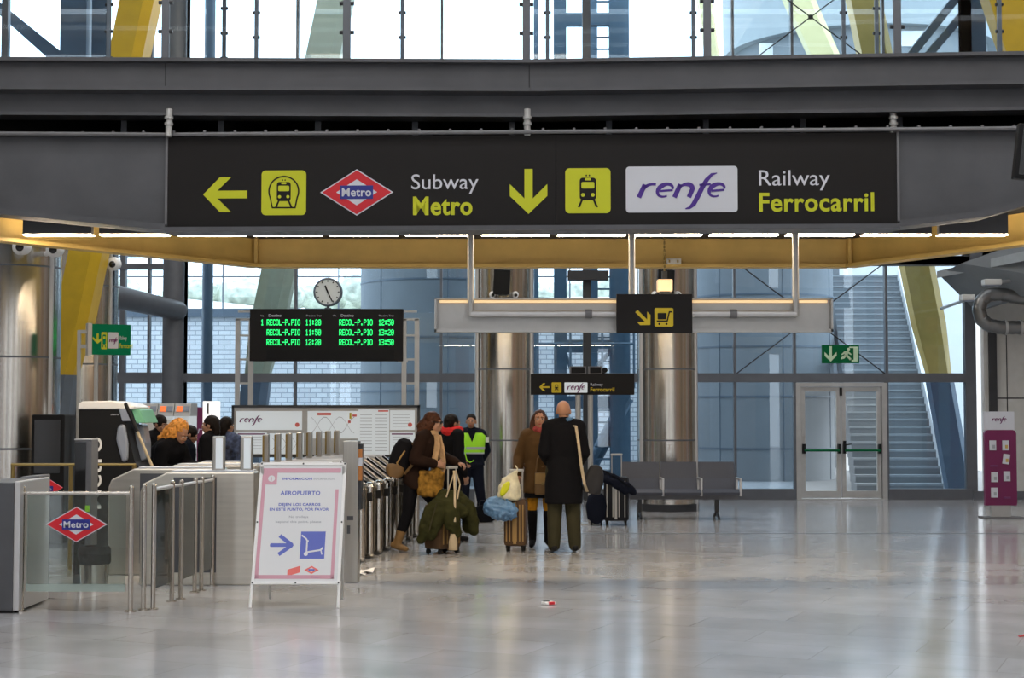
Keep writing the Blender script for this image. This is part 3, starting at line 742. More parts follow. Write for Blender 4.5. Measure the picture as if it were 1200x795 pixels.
def renfe_word(b, x, z, xh, w, y):
    """the italic wordmark: five letters, the f a tall swash; x,z lower left, xh letter height"""
    sl = 0.12
    def st(pts, wd):                         # stroke of varying width as a ribbon
        pts = [(x + (px + pz * sl * 0.5) * w, z + pz * xh) for px, pz in pts]; L = []; R_ = []
        n = len(pts)
        for i, p in enumerate(pts):
            a = pts[max(i - 1, 0)]; c = pts[min(i + 1, n - 1)]; dx, dz = c[0] - a[0], c[1] - a[1]; l = math.hypot(dx, dz) or 1
            ww = wd[min(i, len(wd) - 1)] * xh / 2 * 1.28; L.append((p[0] - dz / l * ww, p[1] + dx / l * ww)); R_.append((p[0] + dz / l * ww, p[1] - dx / l * ww))
        b.rings([[Vector((L[i][0], y, L[i][1])), Vector((R_[i][0], y, R_[i][1])), Vector((R_[i][0], y - .004, R_[i][1])), Vector((L[i][0], y - .004, L[i][1]))] for i in range(n)])
    A = lambda cx, cz, rx, rz, a0, a1, n=12: [(cx + rx * math.cos(math.radians(a0 + (a1 - a0) * k / n)), cz + rz * math.sin(math.radians(a0 + (a1 - a0) * k / n))) for k in range(n + 1)]
    st([(0.015, 0), (0.03, .93)], [.26]); st(A(.125, .55, .095, .40, 165, 70, 8), [.2, .2, .18, .16, .16, .14])            # r
    def e(cx):
        st(A(cx, .5, .085, .45, 12, 300, 16), [.10, .14, .16, .17, .18, .2, .24, .26, .26, .24, .2, .17, .15, .13, .12, .10]); st([(cx - .06, .45), (cx + .085, .52)], [.12])
    e(.29)
    st([(.425, 0), (.44, .93)], [.26]); st(A(.515, .52, .085, .41, 165, 0, 10), [.16, .16, .15, .16, .2, .24, .26]); st([(.60, .55), (.592, 0)], [.26])   # n
    st([(.60, -.82), (.645, -.74), (.675, -.5), (.69, 0), (.705, .7), (.725, 1.25), (.76, 1.62), (.815, 1.72)], [.06, .16, .26, .27, .27, .24, .16, .05])  # f
    st([(.66, .88), (.79, .93)], [.12])
    e(.885)

# the large overhead sign
cxs = (SL[0] + SR[0]) / 2; cys = (SL[1] + SR[1]) / 2
rzs = math.atan2(SR[1] - SL[1], SR[0] - SL[0])
sign = thing('overhead_sign', 'long black overhead sign to subway and railway under the gallery', 'sign', (cxs, cys, zs0), rzs)
WS = math.hypot(SR[0] - SL[0], SR[1] - SL[1]); HS = zs1 - zs0
b = MB(); b.bb(-WS / 2, 0.26, 0.0, 0.10, 0.01, HS - 0.005); b.bb(0.263, WS / 2, 0.0, 0.10, 0.01, HS - 0.005); b.build('panel', 'sign_black', sign, local=True)
b = MB()
b.bm.free()
for x in (-WS / 2 - 0.012, WS / 2 + 0.012): b = MB(); b.bb(x - 0.012, x + 0.012, -0.012, 0.1, 0, HS); b.build('end_strip', 'grey_paint_light', sign, local=True)
kx = WS / (1050.5 - 194.5)
fs = Face(kx, (194.5 + 1050.5) / 2, 266.3); Yf = -0.001
# the right half stands a little nearer, so heights are read from a slightly tilted base line
def dz(px): return 0.0
b = MB(); b.prism(fs.p(arrow_left(237, 289.5, 206, 247.5)), 0, -0.006); b.build('arrow', 'sign_yellow', sign, local=True)
b = MB(); pts = arrow_left(0, 53, 0, 44); pts = rot_pts([(x - 26.5, y - 22) for x, y in pts], (0, 0), -90); b.prism(fs.p([(x + 622, y + 225) for x, y in pts]), 0, -0.006); b.build('arrow', 'sign_yellow', sign, local=True)
for x0, x1, y0, y1, tun in ((306.5, 359.5, 198.5, 251.5, True), (665, 718, 198, 251, False)):
    b = MB(); b.prism(fs.p(rrect(x0, x1, y0, y1, 5)), 0, -0.006); pl = b.build('pictogram', 'sign_yellow', sign, local=True)
    b = MB(); train(b, fs, (x0 + x1) / 2, y0 + (5 if tun else 6), 43 if tun else 40, -0.006, 0, 1, tun); b.build('train_symbol', ['sign_black', 'sign_yellow'], pl, local=True)
cxm, czm = fs.p([(419.5, 225)])[0]
metro_logo('diamond_emblem', sign, cxm, czm, 86.5 * kx, 55 * kx, 0.0)
b = MB(); x, z = fs.p([(484, 221.5)])[0]; b.text('Subway', x, z, 17.5 * kx, 0, width=79 * kx, bold=0.0, ext=0.004); b.build('lettering', 'sign_white', sign, local=True)
b = MB(); x, z = fs.p([(486, 251.5)])[0]; b.text('Metro', x, z, 20.5 * kx, 0, width=70 * kx, bold=0.028, ext=0.004); b.build('lettering', 'sign_yellow', sign, local=True)
b = MB(); x, z = fs.p([(891, 219.5)])[0]; b.text('Railway', x, z, 18 * kx, 0, width=82 * kx, bold=0.0, ext=0.004); b.build('lettering', 'sign_white', sign, local=True)
b = MB(); x, z = fs.p([(891, 249.5)])[0]; b.text('Ferrocarril', x, z, 21 * kx, 0, width=133 * kx, bold=0.020, ext=0.004); b.build('lettering', 'sign_yellow', sign, local=True)
b = MB(); b.prism(fs.p(rrect(736, 866, 196.5, 250.5, 4)), 0, -0.006); pl = b.build('name_plate', 'plate_white', sign, local=True)
b = MB(); x, z = fs.p([(749.5, 233)])[0]; renfe_word(b, x, z, 16.5 * kx, 101 * kx, -0.006); b.build('lettering', 'purple', pl, local=True)

# light strips under the gallery
for k in range(0, 13):
    x0 = gx(-70 + 89.6 * k + 96, 15.6) - 0.0; x1 = x0 + gx(681, 15.6)
    x1 = x0 + 0.70
    t = thing('linear_light', 'short linear lamp glowing warm in the row under the gallery soffit', 'lamp', ((x0 + x1) / 2, 15.55, gz(279, 15.6) + 0.02), group='linear lamps in a row under the gallery')
    b = MB(); b.bb(x0, x1, 15.53, 15.61, gz(279, 15.6) + 0.028, gz(279, 15.6) + 0.32); b.build('housing', 'grey_paint', t)
    b = MB(); b.bb(x0 + 0.005, x1 - 0.005, 15.53, 15.66, gz(276.5, 15.6), gz(276.5, 15.6) + 0.013); b.build('diffuser', 'strip_glow', t)
# hanging lit channel
HY = 15.35
x0, x1 = gx(509, HY), gx(977, HY); z0, z1 = gz(389.5, HY), gz(349.5, HY)
t = thing('hanging_light_channel', 'long grey metal light channel hung from the gallery on three rods', 'lamp', ((x0 + x1) / 2, HY, z1))
b = MB(); b.bb(x0, x1, HY + 0.05, HY + 0.11, z0, z1); b.bb(x0, x1, HY - 0.02, HY + 0.06, z0, z0 + 0.03); b.bb(x0, x1, HY - 0.02, HY + 0.06, z1 - 0.012, z1)
b.bb(x0, x0 + 0.02, HY - 0.02, HY + 0.06, z0, z1); b.bb(x1 - 0.02, x1, HY - 0.02, HY + 0.06, z0, z1); b.build('channel', 'alu_matt', t)
zr = gz(368, HY)
b = MB(); b.cyl((gx(552, HY), HY - 0.01, zr), (gx(934, HY), HY - 0.01, zr), 0.034, n=14); b.build('tube', 'alu', t, smooth=True)
b = MB()
for px in (690, 860): b.cyl((gx(px - 4, HY), HY - 0.01, zr), (gx(px + 4, HY), HY - 0.01, zr), 0.045, n=14)
b.build('sleeve', 'grey_paint_light', t)
for px in (551.5, 741, 933.5):
    b = MB(); b.cyl((gx(px, HY), HY - 0.01, zr - 0.02), (gx(px, HY), HY - 0.01, zs0 + 0.0), 0.033, n=14); b.build('hanger_rod', 'alu_matt', t, smooth=True)
b = MB(); b.bb(x0 + 0.05, x1 - 0.05, HY + 0.02, HY + 0.045, z1 - 0.045, z1 - 0.02); b.build('reflected_glow', 'warm_glow', t)  # warm reflected line painted as a glowing strip; no lamp here
# trolley sign
s = thing('trolley_sign', 'small black sign with arrow and luggage trolley symbol on the light channel', 'sign', (gx(767.5, HY - 0.12), HY - 0.12, gz(390.5, HY - 0.12)))
k = (HY - 0.12) / F; fc = Face(k, 767.5, 390.5)
b = MB(); b.prism(fc.p([(723, 390.5), (812, 390.5), (812, 344.5), (723, 344.5)]), 0, 0.06); b.build('panel', 'sign_black', s, local=True, bevel=0.004)
b = MB(); b.bb(-0.30, -0.26, 0.06, 0.125, 0.08, 0.3); b.build('clamp', 'alu_matt', s, local=True)
b = MB(); b.bb(0.26, 0.30, 0.06, 0.125, 0.08, 0.3); b.build('clamp', 'alu_matt', s, local=True)
b = MB(); pts = arrow_left(-12, 11, -8.5, 8.5); pts = rot_pts(pts, (0, 0), -135); b.prism(fc.p([(x + 754, y + 372.5) for x, y in pts]), 0, -0.005); b.build('arrow', 'sign_yellow_warm', s, local=True)
b = MB(); b.prism(fc.p(rrect(767.5, 789.5, 361, 383, 2)), 0, -0.005); pl = b.build('pictogram', 'sign_yellow_warm', s, local=True)
b = MB(); b.prism(fc.p(rrect(771, 781.5, 367, 374.5, 1)), -0.005, -0.007)
b.prism(fc.p([(770, 377.2), (783, 377.2), (785.5, 366.5), (788.5, 366.5), (788.5, 364.8), (784.3, 364.8), (781.6, 375.6), (770, 375.6)]), -0.005, -0.007)
for q in (773, 781.5): b.prism(fc.p(circ(q, 379.8, 1.3, 10)), -0.005, -0.007)
b.build('trolley_symbol', 'sign_black', pl, local=True)
# small lamp on a chain and a plate on the ochre beam
LY = 17.6; LX = gx(779.5, LY)
t = thing('chain_lamp', 'small warm lantern hung on a chain above the trolley sign', 'lamp', (LX, LY, gz(330, LY)))
b = MB(); b.bb(LX - 0.085, LX + 0.085, LY - 0.08, LY + 0.08, gz(342, LY), gz(328, LY), bev=0.012); b.build('lantern', 'warm_glow', t)
b = MB(); b.bb(LX - 0.06, LX + 0.06, LY - 0.06, LY + 0.06, gz(346, LY), gz(342, LY)); b.build('base', 'dark_steel', t); b = MB(); b.bb(LX - 0.03, LX + 0.03, LY - 0.03, LY + 0.03, gz(328, LY), gz(318, LY)); b.build('cap', 'dark_steel', t)
b = MB()
zc = gz(318, LY)
while zc < 3.70: b.cap((LX, LY, zc), (LX, LY, zc + 0.02), 0.011, n=6); zc += 0.045
b.build('chain', 'brass', t)
t = thing('beam_plate', 'small pale plate fixed to the ochre beam above the chain lamp', 'plate', (gx(790, 18.42), 18.40, gz(307, 18.42)))
b = MB(); b.bb(gx(782, 18.4), gx(799, 18.4), 18.38, 18.46, gz(310, 18.4), gz(303, 18.4), bev=0.006); b.build('plate_body', 'off_white', t)
b = MB()
for q in (-1, 1): b.bb(gx(790, 18.4) + q * .05 - .01, gx(790, 18.4) + q * .05 + .01, 18.374, 18.38, gz(308, 18.4), gz(305, 18.4))
b.build('fixing', 'brass', t)

# sign on two posts
MY = 22.5; k = MY / F
s = thing('post_sign', 'black railway sign on two slim posts behind the bald man', 'sign', (gx(682.5, MY), MY, 0))
fc = Face(k, 682.5, 482 + CH / k); zf = lambda py: (482 - py) * k + CH
b = MB(); b.prism(fc.p([(622, 463), (743.5, 463), (743.5, 438.5), (622, 438.5)]), 0, 0.08); b.build('panel', 'sign_black', s, local=True, bevel=0.004)
for px in (677.5, 692):
    b = MB(); x = fc.p([(px, 0)])[0][0]; b.cyl((x, 0.04, 0.0), (x, 0.04, zf(463)), 0.04, n=12); b.build('post', 'alu_matt', s, local=True, smooth=True)
b = MB(); b.bb(-0.2, 0.25, -0.15, 0.25, 0, 0.015); b.build('base_plate', 'alu_matt', s, local=True)
b = MB(); b.prism(fc.p(arrow_left(632, 644, 449.5, 458.5)), 0, -0.004); b.build('arrow', 'sign_yellow_warm', s, local=True)
b = MB(); b.prism(fc.p(rrect(646.5, 658, 448.5, 460.5, 1)), 0, -0.004); pl = b.build('pictogram', 'sign_yellow_warm', s, local=True)
b = MB(); train(b, fc, 652.2, 450.0, 8.5, -0.004, 0, 1); b.build('train_symbol', ['sign_black', 'sign_yellow_warm'], pl, local=True)
b = MB(); b.prism(fc.p(rrect(661.5, 688.5, 448.5, 460.5, 1)), 0, -0.004); pl = b.build('name_plate', 'board_white_glow', s, local=True)
b = MB(); x, z = fc.p([(664.5, 457)])[0]; renfe_word(b, x, z, 4.4 * k, 21 * k, -0.004); b.build('lettering', 'plum', pl, local=True)
b = MB(); x, z = fc.p([(692, 452.5)])[0]; b.text('Railway', x, z, 3.4 * k, 0, width=14.5 * k); b.build('lettering', 'sign_white', s, local=True)
b = MB(); x, z = fc.p([(692, 459)])[0]; b.text('Ferrocarril', x, z, 4.6 * k, 0, width=28 * k, bold=0.02); b.build('lettering', 'sign_yellow_warm', s, local=True)
b = MB()
for px0, px1 in ((668, 687), (690, 706)):
    xa, xb = fc.p([(px0, 0), (px1, 0)]); xa, xb = xa[0], xb[0]
    b.m = 0; b.bb(xa, xb, 0.02, 0.2, zf(438.5), zf(429.5)); b.m = 1; b.bb(xa + .02, xb - .02, 0.01, 0.02, zf(437.5), zf(430.5))
b.m = 1; b.cyl((fc.p([(709, 0)])[0][0], 0.0, zf(434)), (fc.p([(709, 0)])[0][0], 0.15, zf(434)), 0.04, n=10); b.bb(fc.p([(706, 0)])[0][0] - 0.02, fc.p([(709, 0)])[0][0], 0.05, 0.1, zf(438.5), zf(433))
b.build('floodlight_box', ['grey_paint_light', 'black'], s, local=True)

# exit sign on the glass
EY = FY - 0.18; k = EY / F
s = thing('exit_sign', 'green emergency exit sign with running figure and arrow above the door', 'sign', (gx(985.5, EY), EY, gz(415, EY)))
fc = Face(k, 985.5, 415)
b = MB(); b.prism(fc.p([(964, 426), (1007.5, 426), (1007.5, 404.5), (964, 404.5)]), 0, 0.05); b.bb(-0.02, 0.02, 0.05, 0.17, -0.1, 0.1); b.build('panel', 'exit_green', s, local=True)
b = MB(); pts = arrow_left(-9, 9, -7, 7); pts = rot_pts(pts, (0, 0), -90); b.prism(fc.p([(x + 974, y + 415) for x, y in pts]), 0, -0.004); b.build('arrow', 'exit_pale', s, local=True)
b = MB(); b.prism(fc.p([(998.5, 424), (1006, 424), (1006, 406.5), (996, 406.5), (996, 408), (1001, 408), (1001, 422), (998.5, 422)]), 0, -0.004)
b.prism(fc.p(circ(995, 409.5, 1.8, 10)), 0, -0.004)
for q in ([(990, 412), (995, 411.5), (994, 417), (990.5, 417)], [(990.5, 416), (994, 416), (998.5, 421), (996.5, 422.5)], [(990.5, 416), (993.5, 417), (990, 420.5), (986, 421.5), (986, 419.5)], [(994.5, 411.5), (998.8, 415.5), (997.8, 416.5), (993.5, 413.5)], [(990.5, 411.8), (986.5, 415.5), (987.5, 416.5), (992, 413.8)]):
    b.prism(fc.p(q), 0, -0.004)
b.build('running_figure', 'exit_pale', s, local=True)

# green sign at left on a post frame
GYs = 19.0; k = GYs / F
s = thing('green_way_sign', 'green illuminated direction sign on a steel post frame before the columns', 'sign', (gx(100, GYs), GYs, 0))
zf = lambda py: (482 - py) * k + CH
b = MB(); xA, xB = (87 - 100) * k, (112 - 100) * k
for x in (xA + 0.05, xB): b.bb(x - 0.022, x + 0.022, -0.02, 0.02, 0, zf(387), bev=0.006)
b.build('post', 'alu_matt', s, local=True)
b = MB(); 
for py in (389, 406): b.bb(xA + 0.05, (108 - 100) * k, -0.03, 0.02, zf(py) - 0.022, zf(py) + 0.022)
b.build('crossbar', 'alu_matt', s, local=True)
# box turned a little away from us
pv = Vector(((106 - 100) * k, -0.02, zf(398))); ang = math.radians(-38)
bx = MB(); bx.T = Matrix.Translation(pv) @ Matrix.Rotation(math.radians(28), 4, 'Z')
LW = 0.48; bx.bb(0, LW, -0.05, 0.05, -0.19, 0.19); box = bx.build('sign_box', 'sign_green', s, local=True)
e = MB(); e.T = bx.T.copy(); e.bb(-0.05, 0.0, -0.06, 0.06, -0.2, 0.2); e.build('end_cap', 'alu_matt', s, local=True)
e = MB(); e.T = bx.T.copy(); e.m = 0
e.prism([(x + 0.07, z) for x, z in rot_pts([(a, c * 1.0) for a, c in [(-.055, .0), (0, -.06), (0.03, -.06), (-.01, -0.012), (.07, -0.012), (.07, .012), (-.01, .012), (.03, .06), (0, .06)]], (0, 0), 90)], -0.05, -0.054)
e.build('arrow', 'sign_yellow', box, local=True)
e = MB(); e.T = bx.T.copy(); e.prism(rrect(.115, .185, -.12, .09, .01), -0.05, -0.054)
e.m = 1; e.prism(rrect(.13, .17, -.06, .06, .012), -0.054, -0.056); e.prism([(.135, -.06), (.145, -.06), (.135, -.10), (.125, -.10)], -0.054, -0.056); e.prism([(.155, -.06), (.165, -.06), (.175, -.10), (.165, -.10)], -0.054, -0.056)
e.m = 0; e.prism(rrect(.136, .164, .005, .04, .008), -0.056, -0.058)
e.build('pictogram', ['sign_yellow', 'sign_green'], box, local=True)
e = MB(); e.T = bx.T.copy(); e.prism(rrect(.20, .325, -.11, .09, .01), -0.05, -0.054); pl = e.build('name_plate', 'plate_white', box, local=True)
e = MB(); e.T = bx.T.copy(); renfe_word(e, .213, -.03, .035, .10, -0.054); e.build('lettering', 'plum', pl, local=True)
e = MB(); e.T = bx.T.copy(); e.text('Railway', .345, .0, .05, -0.05, width=.085); e.build('lettering', 'sign_white', box, local=True)
e = MB(); e.T = bx.T.copy(); e.text('Ferrocarril', .345, -.10, .055, -0.05, width=.16, bold=.02); e.build('lettering', 'sign_yellow', box, local=True)
# ================================================================== DEPARTURES SCREEN, CLOCK, INFORMATION BOARD
GL = {'R': "11110 10001 10001 11110 10100 10010 10001", 'E': "11111 10000 10000 11110 10000 10000 11111", 'C': "01110 10001 10000 10000 10000 10001 01110",
      'O': "01110 10001 10001 10001 10001 10001 01110", 'L': "10000 10000 10000 10000 10000 10000 11111", '-': "00000 00000 00000 11111 00000 00000 00000",
      'P': "11110 10001 10001 11110 10000 10000 10000", '.': "00000 00000 00000 00000 00000 01100 01100", 'I': "01110 00100 00100 00100 00100 00100 01110",
      '0': "01110 10001 10011 10101 11001 10001 01110", '1': "00100 01100 00100 00100 00100 00100 01110", '2': "01110 10001 00001 00110 01000 10000 11111",
      '3': "11110 00001 00001 01110 00001 00001 11110", '5': "11111 10000 11110 00001 00001 10001 01110", ':': "00000 01100 01100 00000 01100 01100 00000", ' ': "00000 " * 7}
def led(b, txt, x, z, w, h, y):
    n = len(txt); cw = w / n
    for i, ch in enumerate(txt):
        for r, row in enumerate(GL[ch].split()):
            k = 0
            while k < 5:
                if row[k] == '1':
                    e = k
                    while e < 5 and row[e] == '1': e += 1
                    px = cw / 5.7; pz = h / 7
                    b.prism([(x + i * cw + k * px, z + h - r * pz), (x + i * cw + e * px, z + h - r * pz), (x + i * cw + e * px, z + h - (r + 1.0) * pz), (x + i * cw + k * px, z + h - (r + 1.0) * pz)], y, y - 0.003); k = e
                else: k += 1
BY = 23.0; k = BY / F
s = thing('departures_screen', 'black departures screen with green lettering on two ladder posts', 'screen', (gx(382, BY), BY, 0))
fc = Face(k, 382, 482 + CH / k); zf = lambda py: (482 - py) * k + CH; xf = lambda px: (px - 382) * k
b = MB(); b.prism(fc.p([(292, 423.5), (472, 423.5), (472, 362), (292, 362)]), 0, 0.16); b.build('housing', 'sign_black', s, local=True, bevel=0.006)
b = MB(); b.prism(fc.p([(312, 422), (462, 422), (462, 410), (312, 410)]), 0, -0.002); b.build('lower_band', 'black', s, local=True)
rows = [379.8, 391.6, 403.2]
def led_part(txt, px, r, wd):
    b = MB(); led(b, txt, xf(px), zf(r + 1.6), wd * k, 7.0 * k, -0.002); b.build('lettering', 'led_green', s, local=True)
for r, (ta, tb) in zip(rows, (('11:20', '12:50'), ('11:50', '13:20'), ('12:20', '13:50'))):
    led_part('RECOL-P.PIO', 312, r, 39.5); led_part(ta, 357.5, r, 18.5); led_part('RECOL-P.PIO', 397, r, 39.5); led_part(tb, 443, r, 18.5)
led_part('1', 305, rows[0], 4)
b = MB()
for x0 in (0, 85): 
    b.text('Via', xf(304.5 + x0), zf(371), 2.1 * k, 0); b.text('Destino', xf(314 + x0), zf(371.2), 3.0 * k, 0, width=15 * k, bold=.02); b.text('Proximo Tren', xf(358.5 + x0), zf(371), 2.1 * k, 0, width=17.5 * k)
b.build('heading', 'sign_white', s, local=True)
for xa, xb in ((275.5, 295), (471, 490)):
    b = MB()
    for px in (xa + 2, xb - 2): b.bb(xf(px) - 0.036, xf(px) + 0.036, 0.02, 0.07, 0, zf(373.5), bev=0.004)
    for q in range(9): b.bb(xf(xa + 2), xf(xb - 2), 0.03, 0.06, 0.25 + q * 0.36, 0.28 + q * 0.36)
    b.bb(xf(xa + 2) - .025, xf(xb - 2) + .025, 0.02, 0.07, zf(375.5), zf(373))
    if xa > 400: b.bb(xf(466), xf(477), 0.05, 0.1, zf(425), zf(422.5))
    b.build('ladder_post', 'alu_matt', s, local=True)
c = thing('round_clock', 'round white station clock standing on the black departures screen', 'clock', (gx(383, BY), BY + 0.08, zf(362)))
cz = zf(342) - zf(362); r = 17 * k
b = MB(); b.T = Matrix.Translation((0, 0, cz)) @ Matrix.Rotation(PI / 2, 4, 'X'); b.lathe([(r * .97, -0.06), (r, -0.04), (r, 0.05), (r * .93, 0.065), (r * .86, 0.055)], n=40); b.build('case', 'slate_paint', c, local=True, smooth=True)
b = MB(); b.T = Matrix.Translation((0, 0, cz)) @ Matrix.Rotation(PI / 2, 4, 'X'); b.lathe([(r * .86, 0.05), (r * .86, 0.058)], n=40); fcx = b.build('dial', 'clock_face', c, local=True)
for q in range(12):
    b = MB(); b.T = Matrix.Translation((0, 0, cz)) @ Matrix.Rotation(q * PI / 6, 4, 'Y'); b.bb(-.007, .007, -.064, -.058, r * .70, r * .82); b.build('hour_mark', 'black', fcx, local=True)
for nm, a, l, wd in (('hour_hand', -22, .48, .011), ('minute_hand', 154, .74, .007)):
    b = MB(); b.T = Matrix.Translation((0, 0, cz)) @ Matrix.Rotation(math.radians(a), 4, 'Y'); b.bb(-wd, wd, -.069, -.062, -r * .12, r * l); b.build(nm, 'black', c, local=True)
b = MB(); b.cyl((0, 0, 0), (0, 0, cz - r * .95), 0.025, n=12); b.cyl((0, 0, 0), (0, 0, .02), 0.05, n=12); b.build('stem', 'slate_paint', c, local=True)

IY = 21.3; k = IY / F
s = thing('information_board', 'wide white information board with maps and timetables in a dark frame', 'notice board', (gx(382, IY), IY, 0))
fc = Face(k, 382, 482 + CH / k); zf = lambda py: (482 - py) * k + CH; xf = lambda px: (px - 382) * k
b = MB(); q = lambda x0, x1, y0, y1, a, c: b.prism(fc.p([(x0, y1), (x1, y1), (x1, y0), (x0, y0)]), a, c)
q(272, 492, 475, 478, -.03, .06); q(272, 492, 533, 536, -.03, .06); q(272, 274.5, 475, 536, -.03, .06); q(489, 492, 475, 536, -.03, .06); b.build('frame', 'dark_steel', s, local=True)
b = MB(); q(274, 490, 477, 534, 0, .05); q(358, 360.5, 478, 533, -.012, 0); b.build('backing', 'alu_matt', s, local=True)
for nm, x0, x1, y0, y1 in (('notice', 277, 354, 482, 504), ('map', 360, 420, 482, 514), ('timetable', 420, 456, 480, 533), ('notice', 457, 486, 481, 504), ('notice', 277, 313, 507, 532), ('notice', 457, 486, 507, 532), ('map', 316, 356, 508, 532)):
    b = MB(); q(x0, x1, y0, y1, -.004, 0); sh = b.build(nm, 'board_white_glow', s, local=True)
    b = MB()
    if nm == 'timetable':
        for c_ in (422, 440):
            for r in range(12): q(c_, c_ + 14, 486 + r * 3.8, 486.6 + r * 3.8, -.006, -.004)
        b.build('print', 'poster_grey', sh, local=True)
    elif nm == 'map':
        pts = [(x0 + (x1 - x0) * (.08 + .84 * u), y0 + (y1 - y0) * (.5 + .3 * math.sin(u * 9 + x0))) for u in [i / 14 for i in range(15)]]
        for (xa, ya), (xb, yb) in zip(pts, pts[1:]): b.prism(fc.p([(xa, ya), (xb, yb), (xb, yb + .8), (xa, ya + .8)]), -.004, -.006)
        for (xa, ya), (xb, yb) in zip(pts, pts[1:]): b.prism(fc.p([(xa, y0 + y1 - ya), (xb, y0 + y1 - yb), (xb, y0 + y1 - yb + .6), (xa, y0 + y1 - ya + .6)]), -.004, -.006)
        b.build('print', 'poster_grey', sh, local=True)
        if x0 == 360:
            b = MB(); q(372, 388, 484, 487, -.006, -.004); q(413, 418, 486, 488.5, -.006, -.004); q(408, 411, 493, 496, -.006, -.004); b.build('print', 'poster_red', sh, local=True)
            b = MB(); q(409.5, 412, 484, 491, -.006, -.004); b.build('print', 'sign_yellow_warm', sh, local=True)
    else:
        if x0 == 277 and y0 < 490:
            x, z = fc.p([(281, 495)])[0]; renfe_word(b, x, z, 4.6 * k, 26 * k, -.004); b.build('lettering', 'plum', sh, local=True); b = MB()
        else:
            for r in range(5): q(x0 + 3, x1 - 6, y0 + 5 + r * 3.4, y0 + 5.5 + r * 3.4, -.006, -.004)
            b.build('print', 'poster_grey', sh, local=True); b = MB()
        if y0 < 490: b.prism(fc.p(circ(x1 - 5.5, y1 - 6, 2.6, 12)), -.004, -.006); b.build('print', 'poster_red', sh, local=True)
        else: q(x0 + 2, x1 - 2, y0 + 1, y0 + 2.6, -.006, -.004); b.build('print', 'plum', sh, local=True)
b = MB(); q(443, 455, 481, 482.8, -.007, -.004); b.build('heading', 'poster_red', s, local=True)
for px in (285, 478):
    b = MB(); b.bb(xf(px) - .03, xf(px) + .03, .0, .05, 0, zf(534)); b.build('leg', 'dark_steel', s, local=True)

# ================================================================== TICKET MACHINES, TOTEM, PANEL
TYm = 16.9
def big_machine(Y, label, mint):
    """cabinet seen from its side; its user side faces right"""
    xl, xr = gx(92, TYm), gx(176, TYm); w_ = xr - xl
    t = thing('ticket_machine', label, 'ticket machine', (xl, Y, 0), group='black ticket machines in a row')
    X = lambda px: (px - 92) * TYm / F; Z = lambda py: CH - (py - 482) * TYm / F
    body = [(X(92), 0.02), (X(92), Z(479)), (X(143), Z(479)), (X(147), Z(495)), (X(158), Z(541)), (X(176), Z(560)), (X(176), 0.02)]
    b = MB(); b.prism(body, 0.0, 0.62); b.build('cabinet', 'black_gloss' if False else 'black', t, local=True, bevel=0.015)
    b = MB(); b.prism([(X(91.5), Z(480)), (X(92), Z(473)), (X(97), Z(470.5)), (X(130), Z(470)), (X(150), Z(473)), (X(160), Z(477.5)), (X(158), Z(480))], -0.02, 0.66); b.build('top_cap', 'white', t, local=True, bevel=0.02)
    b = MB(); b.prism([(X(139), Z(479.5)), (X(151), Z(479.5)), (X(157), Z(494)), (X(143.5), Z(494))], -0.012, 0.5); b.build('header', 'screen_grey', t, local=True, bevel=0.01)
    b = MB(); b.prism([(X(152.5), Z(479)), (X(163), Z(480)), (X(170), Z(496)), (X(159), Z(496))], 0.02, 0.64); b.build('header', 'screen_mint' , t, local=True, bevel=0.01)
    for xo, yo in ((0, -0.03), (12, 0.30)):
        b = MB(); b.prism([(X(141 + xo), Z(497)), (X(147 + xo), Z(498)), (X(151 + xo), Z(520)), (X(151 + xo), Z(540)), (X(144 + xo), Z(542)), (X(136.5 + xo), Z(515)), (X(138 + xo), Z(502))], yo, yo + 0.30); b.build('screen_pod', 'screen_grey', t, local=True, bevel=0.03)
    b = MB(); b.T = Matrix.Translation((X(119.5), 0, Z(596))) @ Matrix.Rotation(-PI / 2, 4, 'Y'); b.text('Metro', 0, 0, 0.15, -0.002, width=0.78, bold=.012); b.build('lettering', 'white', t, local=True)
    b = MB(); b.text('metro', X(130), Z(487), .022, -.002, width=.085); b.build('lettering', 'sign_white', t, local=True)
    return t
big_machine(TYm, 'tall black ticket machine with white top, nearest to the gates', True)
def small_machine(px, Y, label):
    k = Y / F; t = thing('ticket_machine', label, 'ticket machine', (gx(px, Y), Y, 0), group='grey ticket machines with orange displays')
    Z = lambda py: CH - (py - 482) * k; hw = 9.3 * k
    b = MB(); b.bb(-hw, hw, 0.02, .5, 0, Z(486), bev=.02); b.build('cabinet', 'board_white_glow', t, local=True)
    b = MB(); b.prismx([(0.0, Z(488)), (0.10, Z(473)), (.5, Z(473)), (.5, Z(488))], -hw, hw); b.build('hood', 'alu_matt', t, local=True)
    b = MB(); b.prismx([(-.004 + .03, Z(482.5)), (-.004 + .078, Z(476.3)), (.08, Z(476.3)), (.032, Z(482.5))], -hw * .75, 0.0); b.build('display', 'orange', t, local=True)
    b = MB(); b.prismx([(-.004 + .03, Z(482.5)), (-.004 + .078, Z(476.3)), (.08, Z(476.3)), (.032, Z(482.5))], hw * .1, hw * .85); b.build('display', 'screen_grey', t, local=True)
    b = MB(); b.bb(-hw * .8, hw * .8, -.01, .02, Z(520), Z(492), bev=.01); b.build('screen', 'white', t, local=True)
    return t
for px, l in ((174, 'grey ticket machine with orange display directly behind the black one'), (193.5, 'grey ticket machine with orange display, middle of three behind the orange haired woman'), (213, 'grey ticket machine with orange display beside the purple panel')):
    small_machine(px, 20.6, l)
k = 21.5 / F
t = thing('purple_panel', 'plain purple panel standing between the ticket machines and the white totem', 'panel', (gx(229, 21.5), 21.5, 0))
Z = lambda py: CH - (py - 482) * k
b = MB(); b.bb(-12 * k, 12 * k, 0, .25, 0.06, Z(477.5), bev=.01); b.build('body', 'magenta', t, local=True)
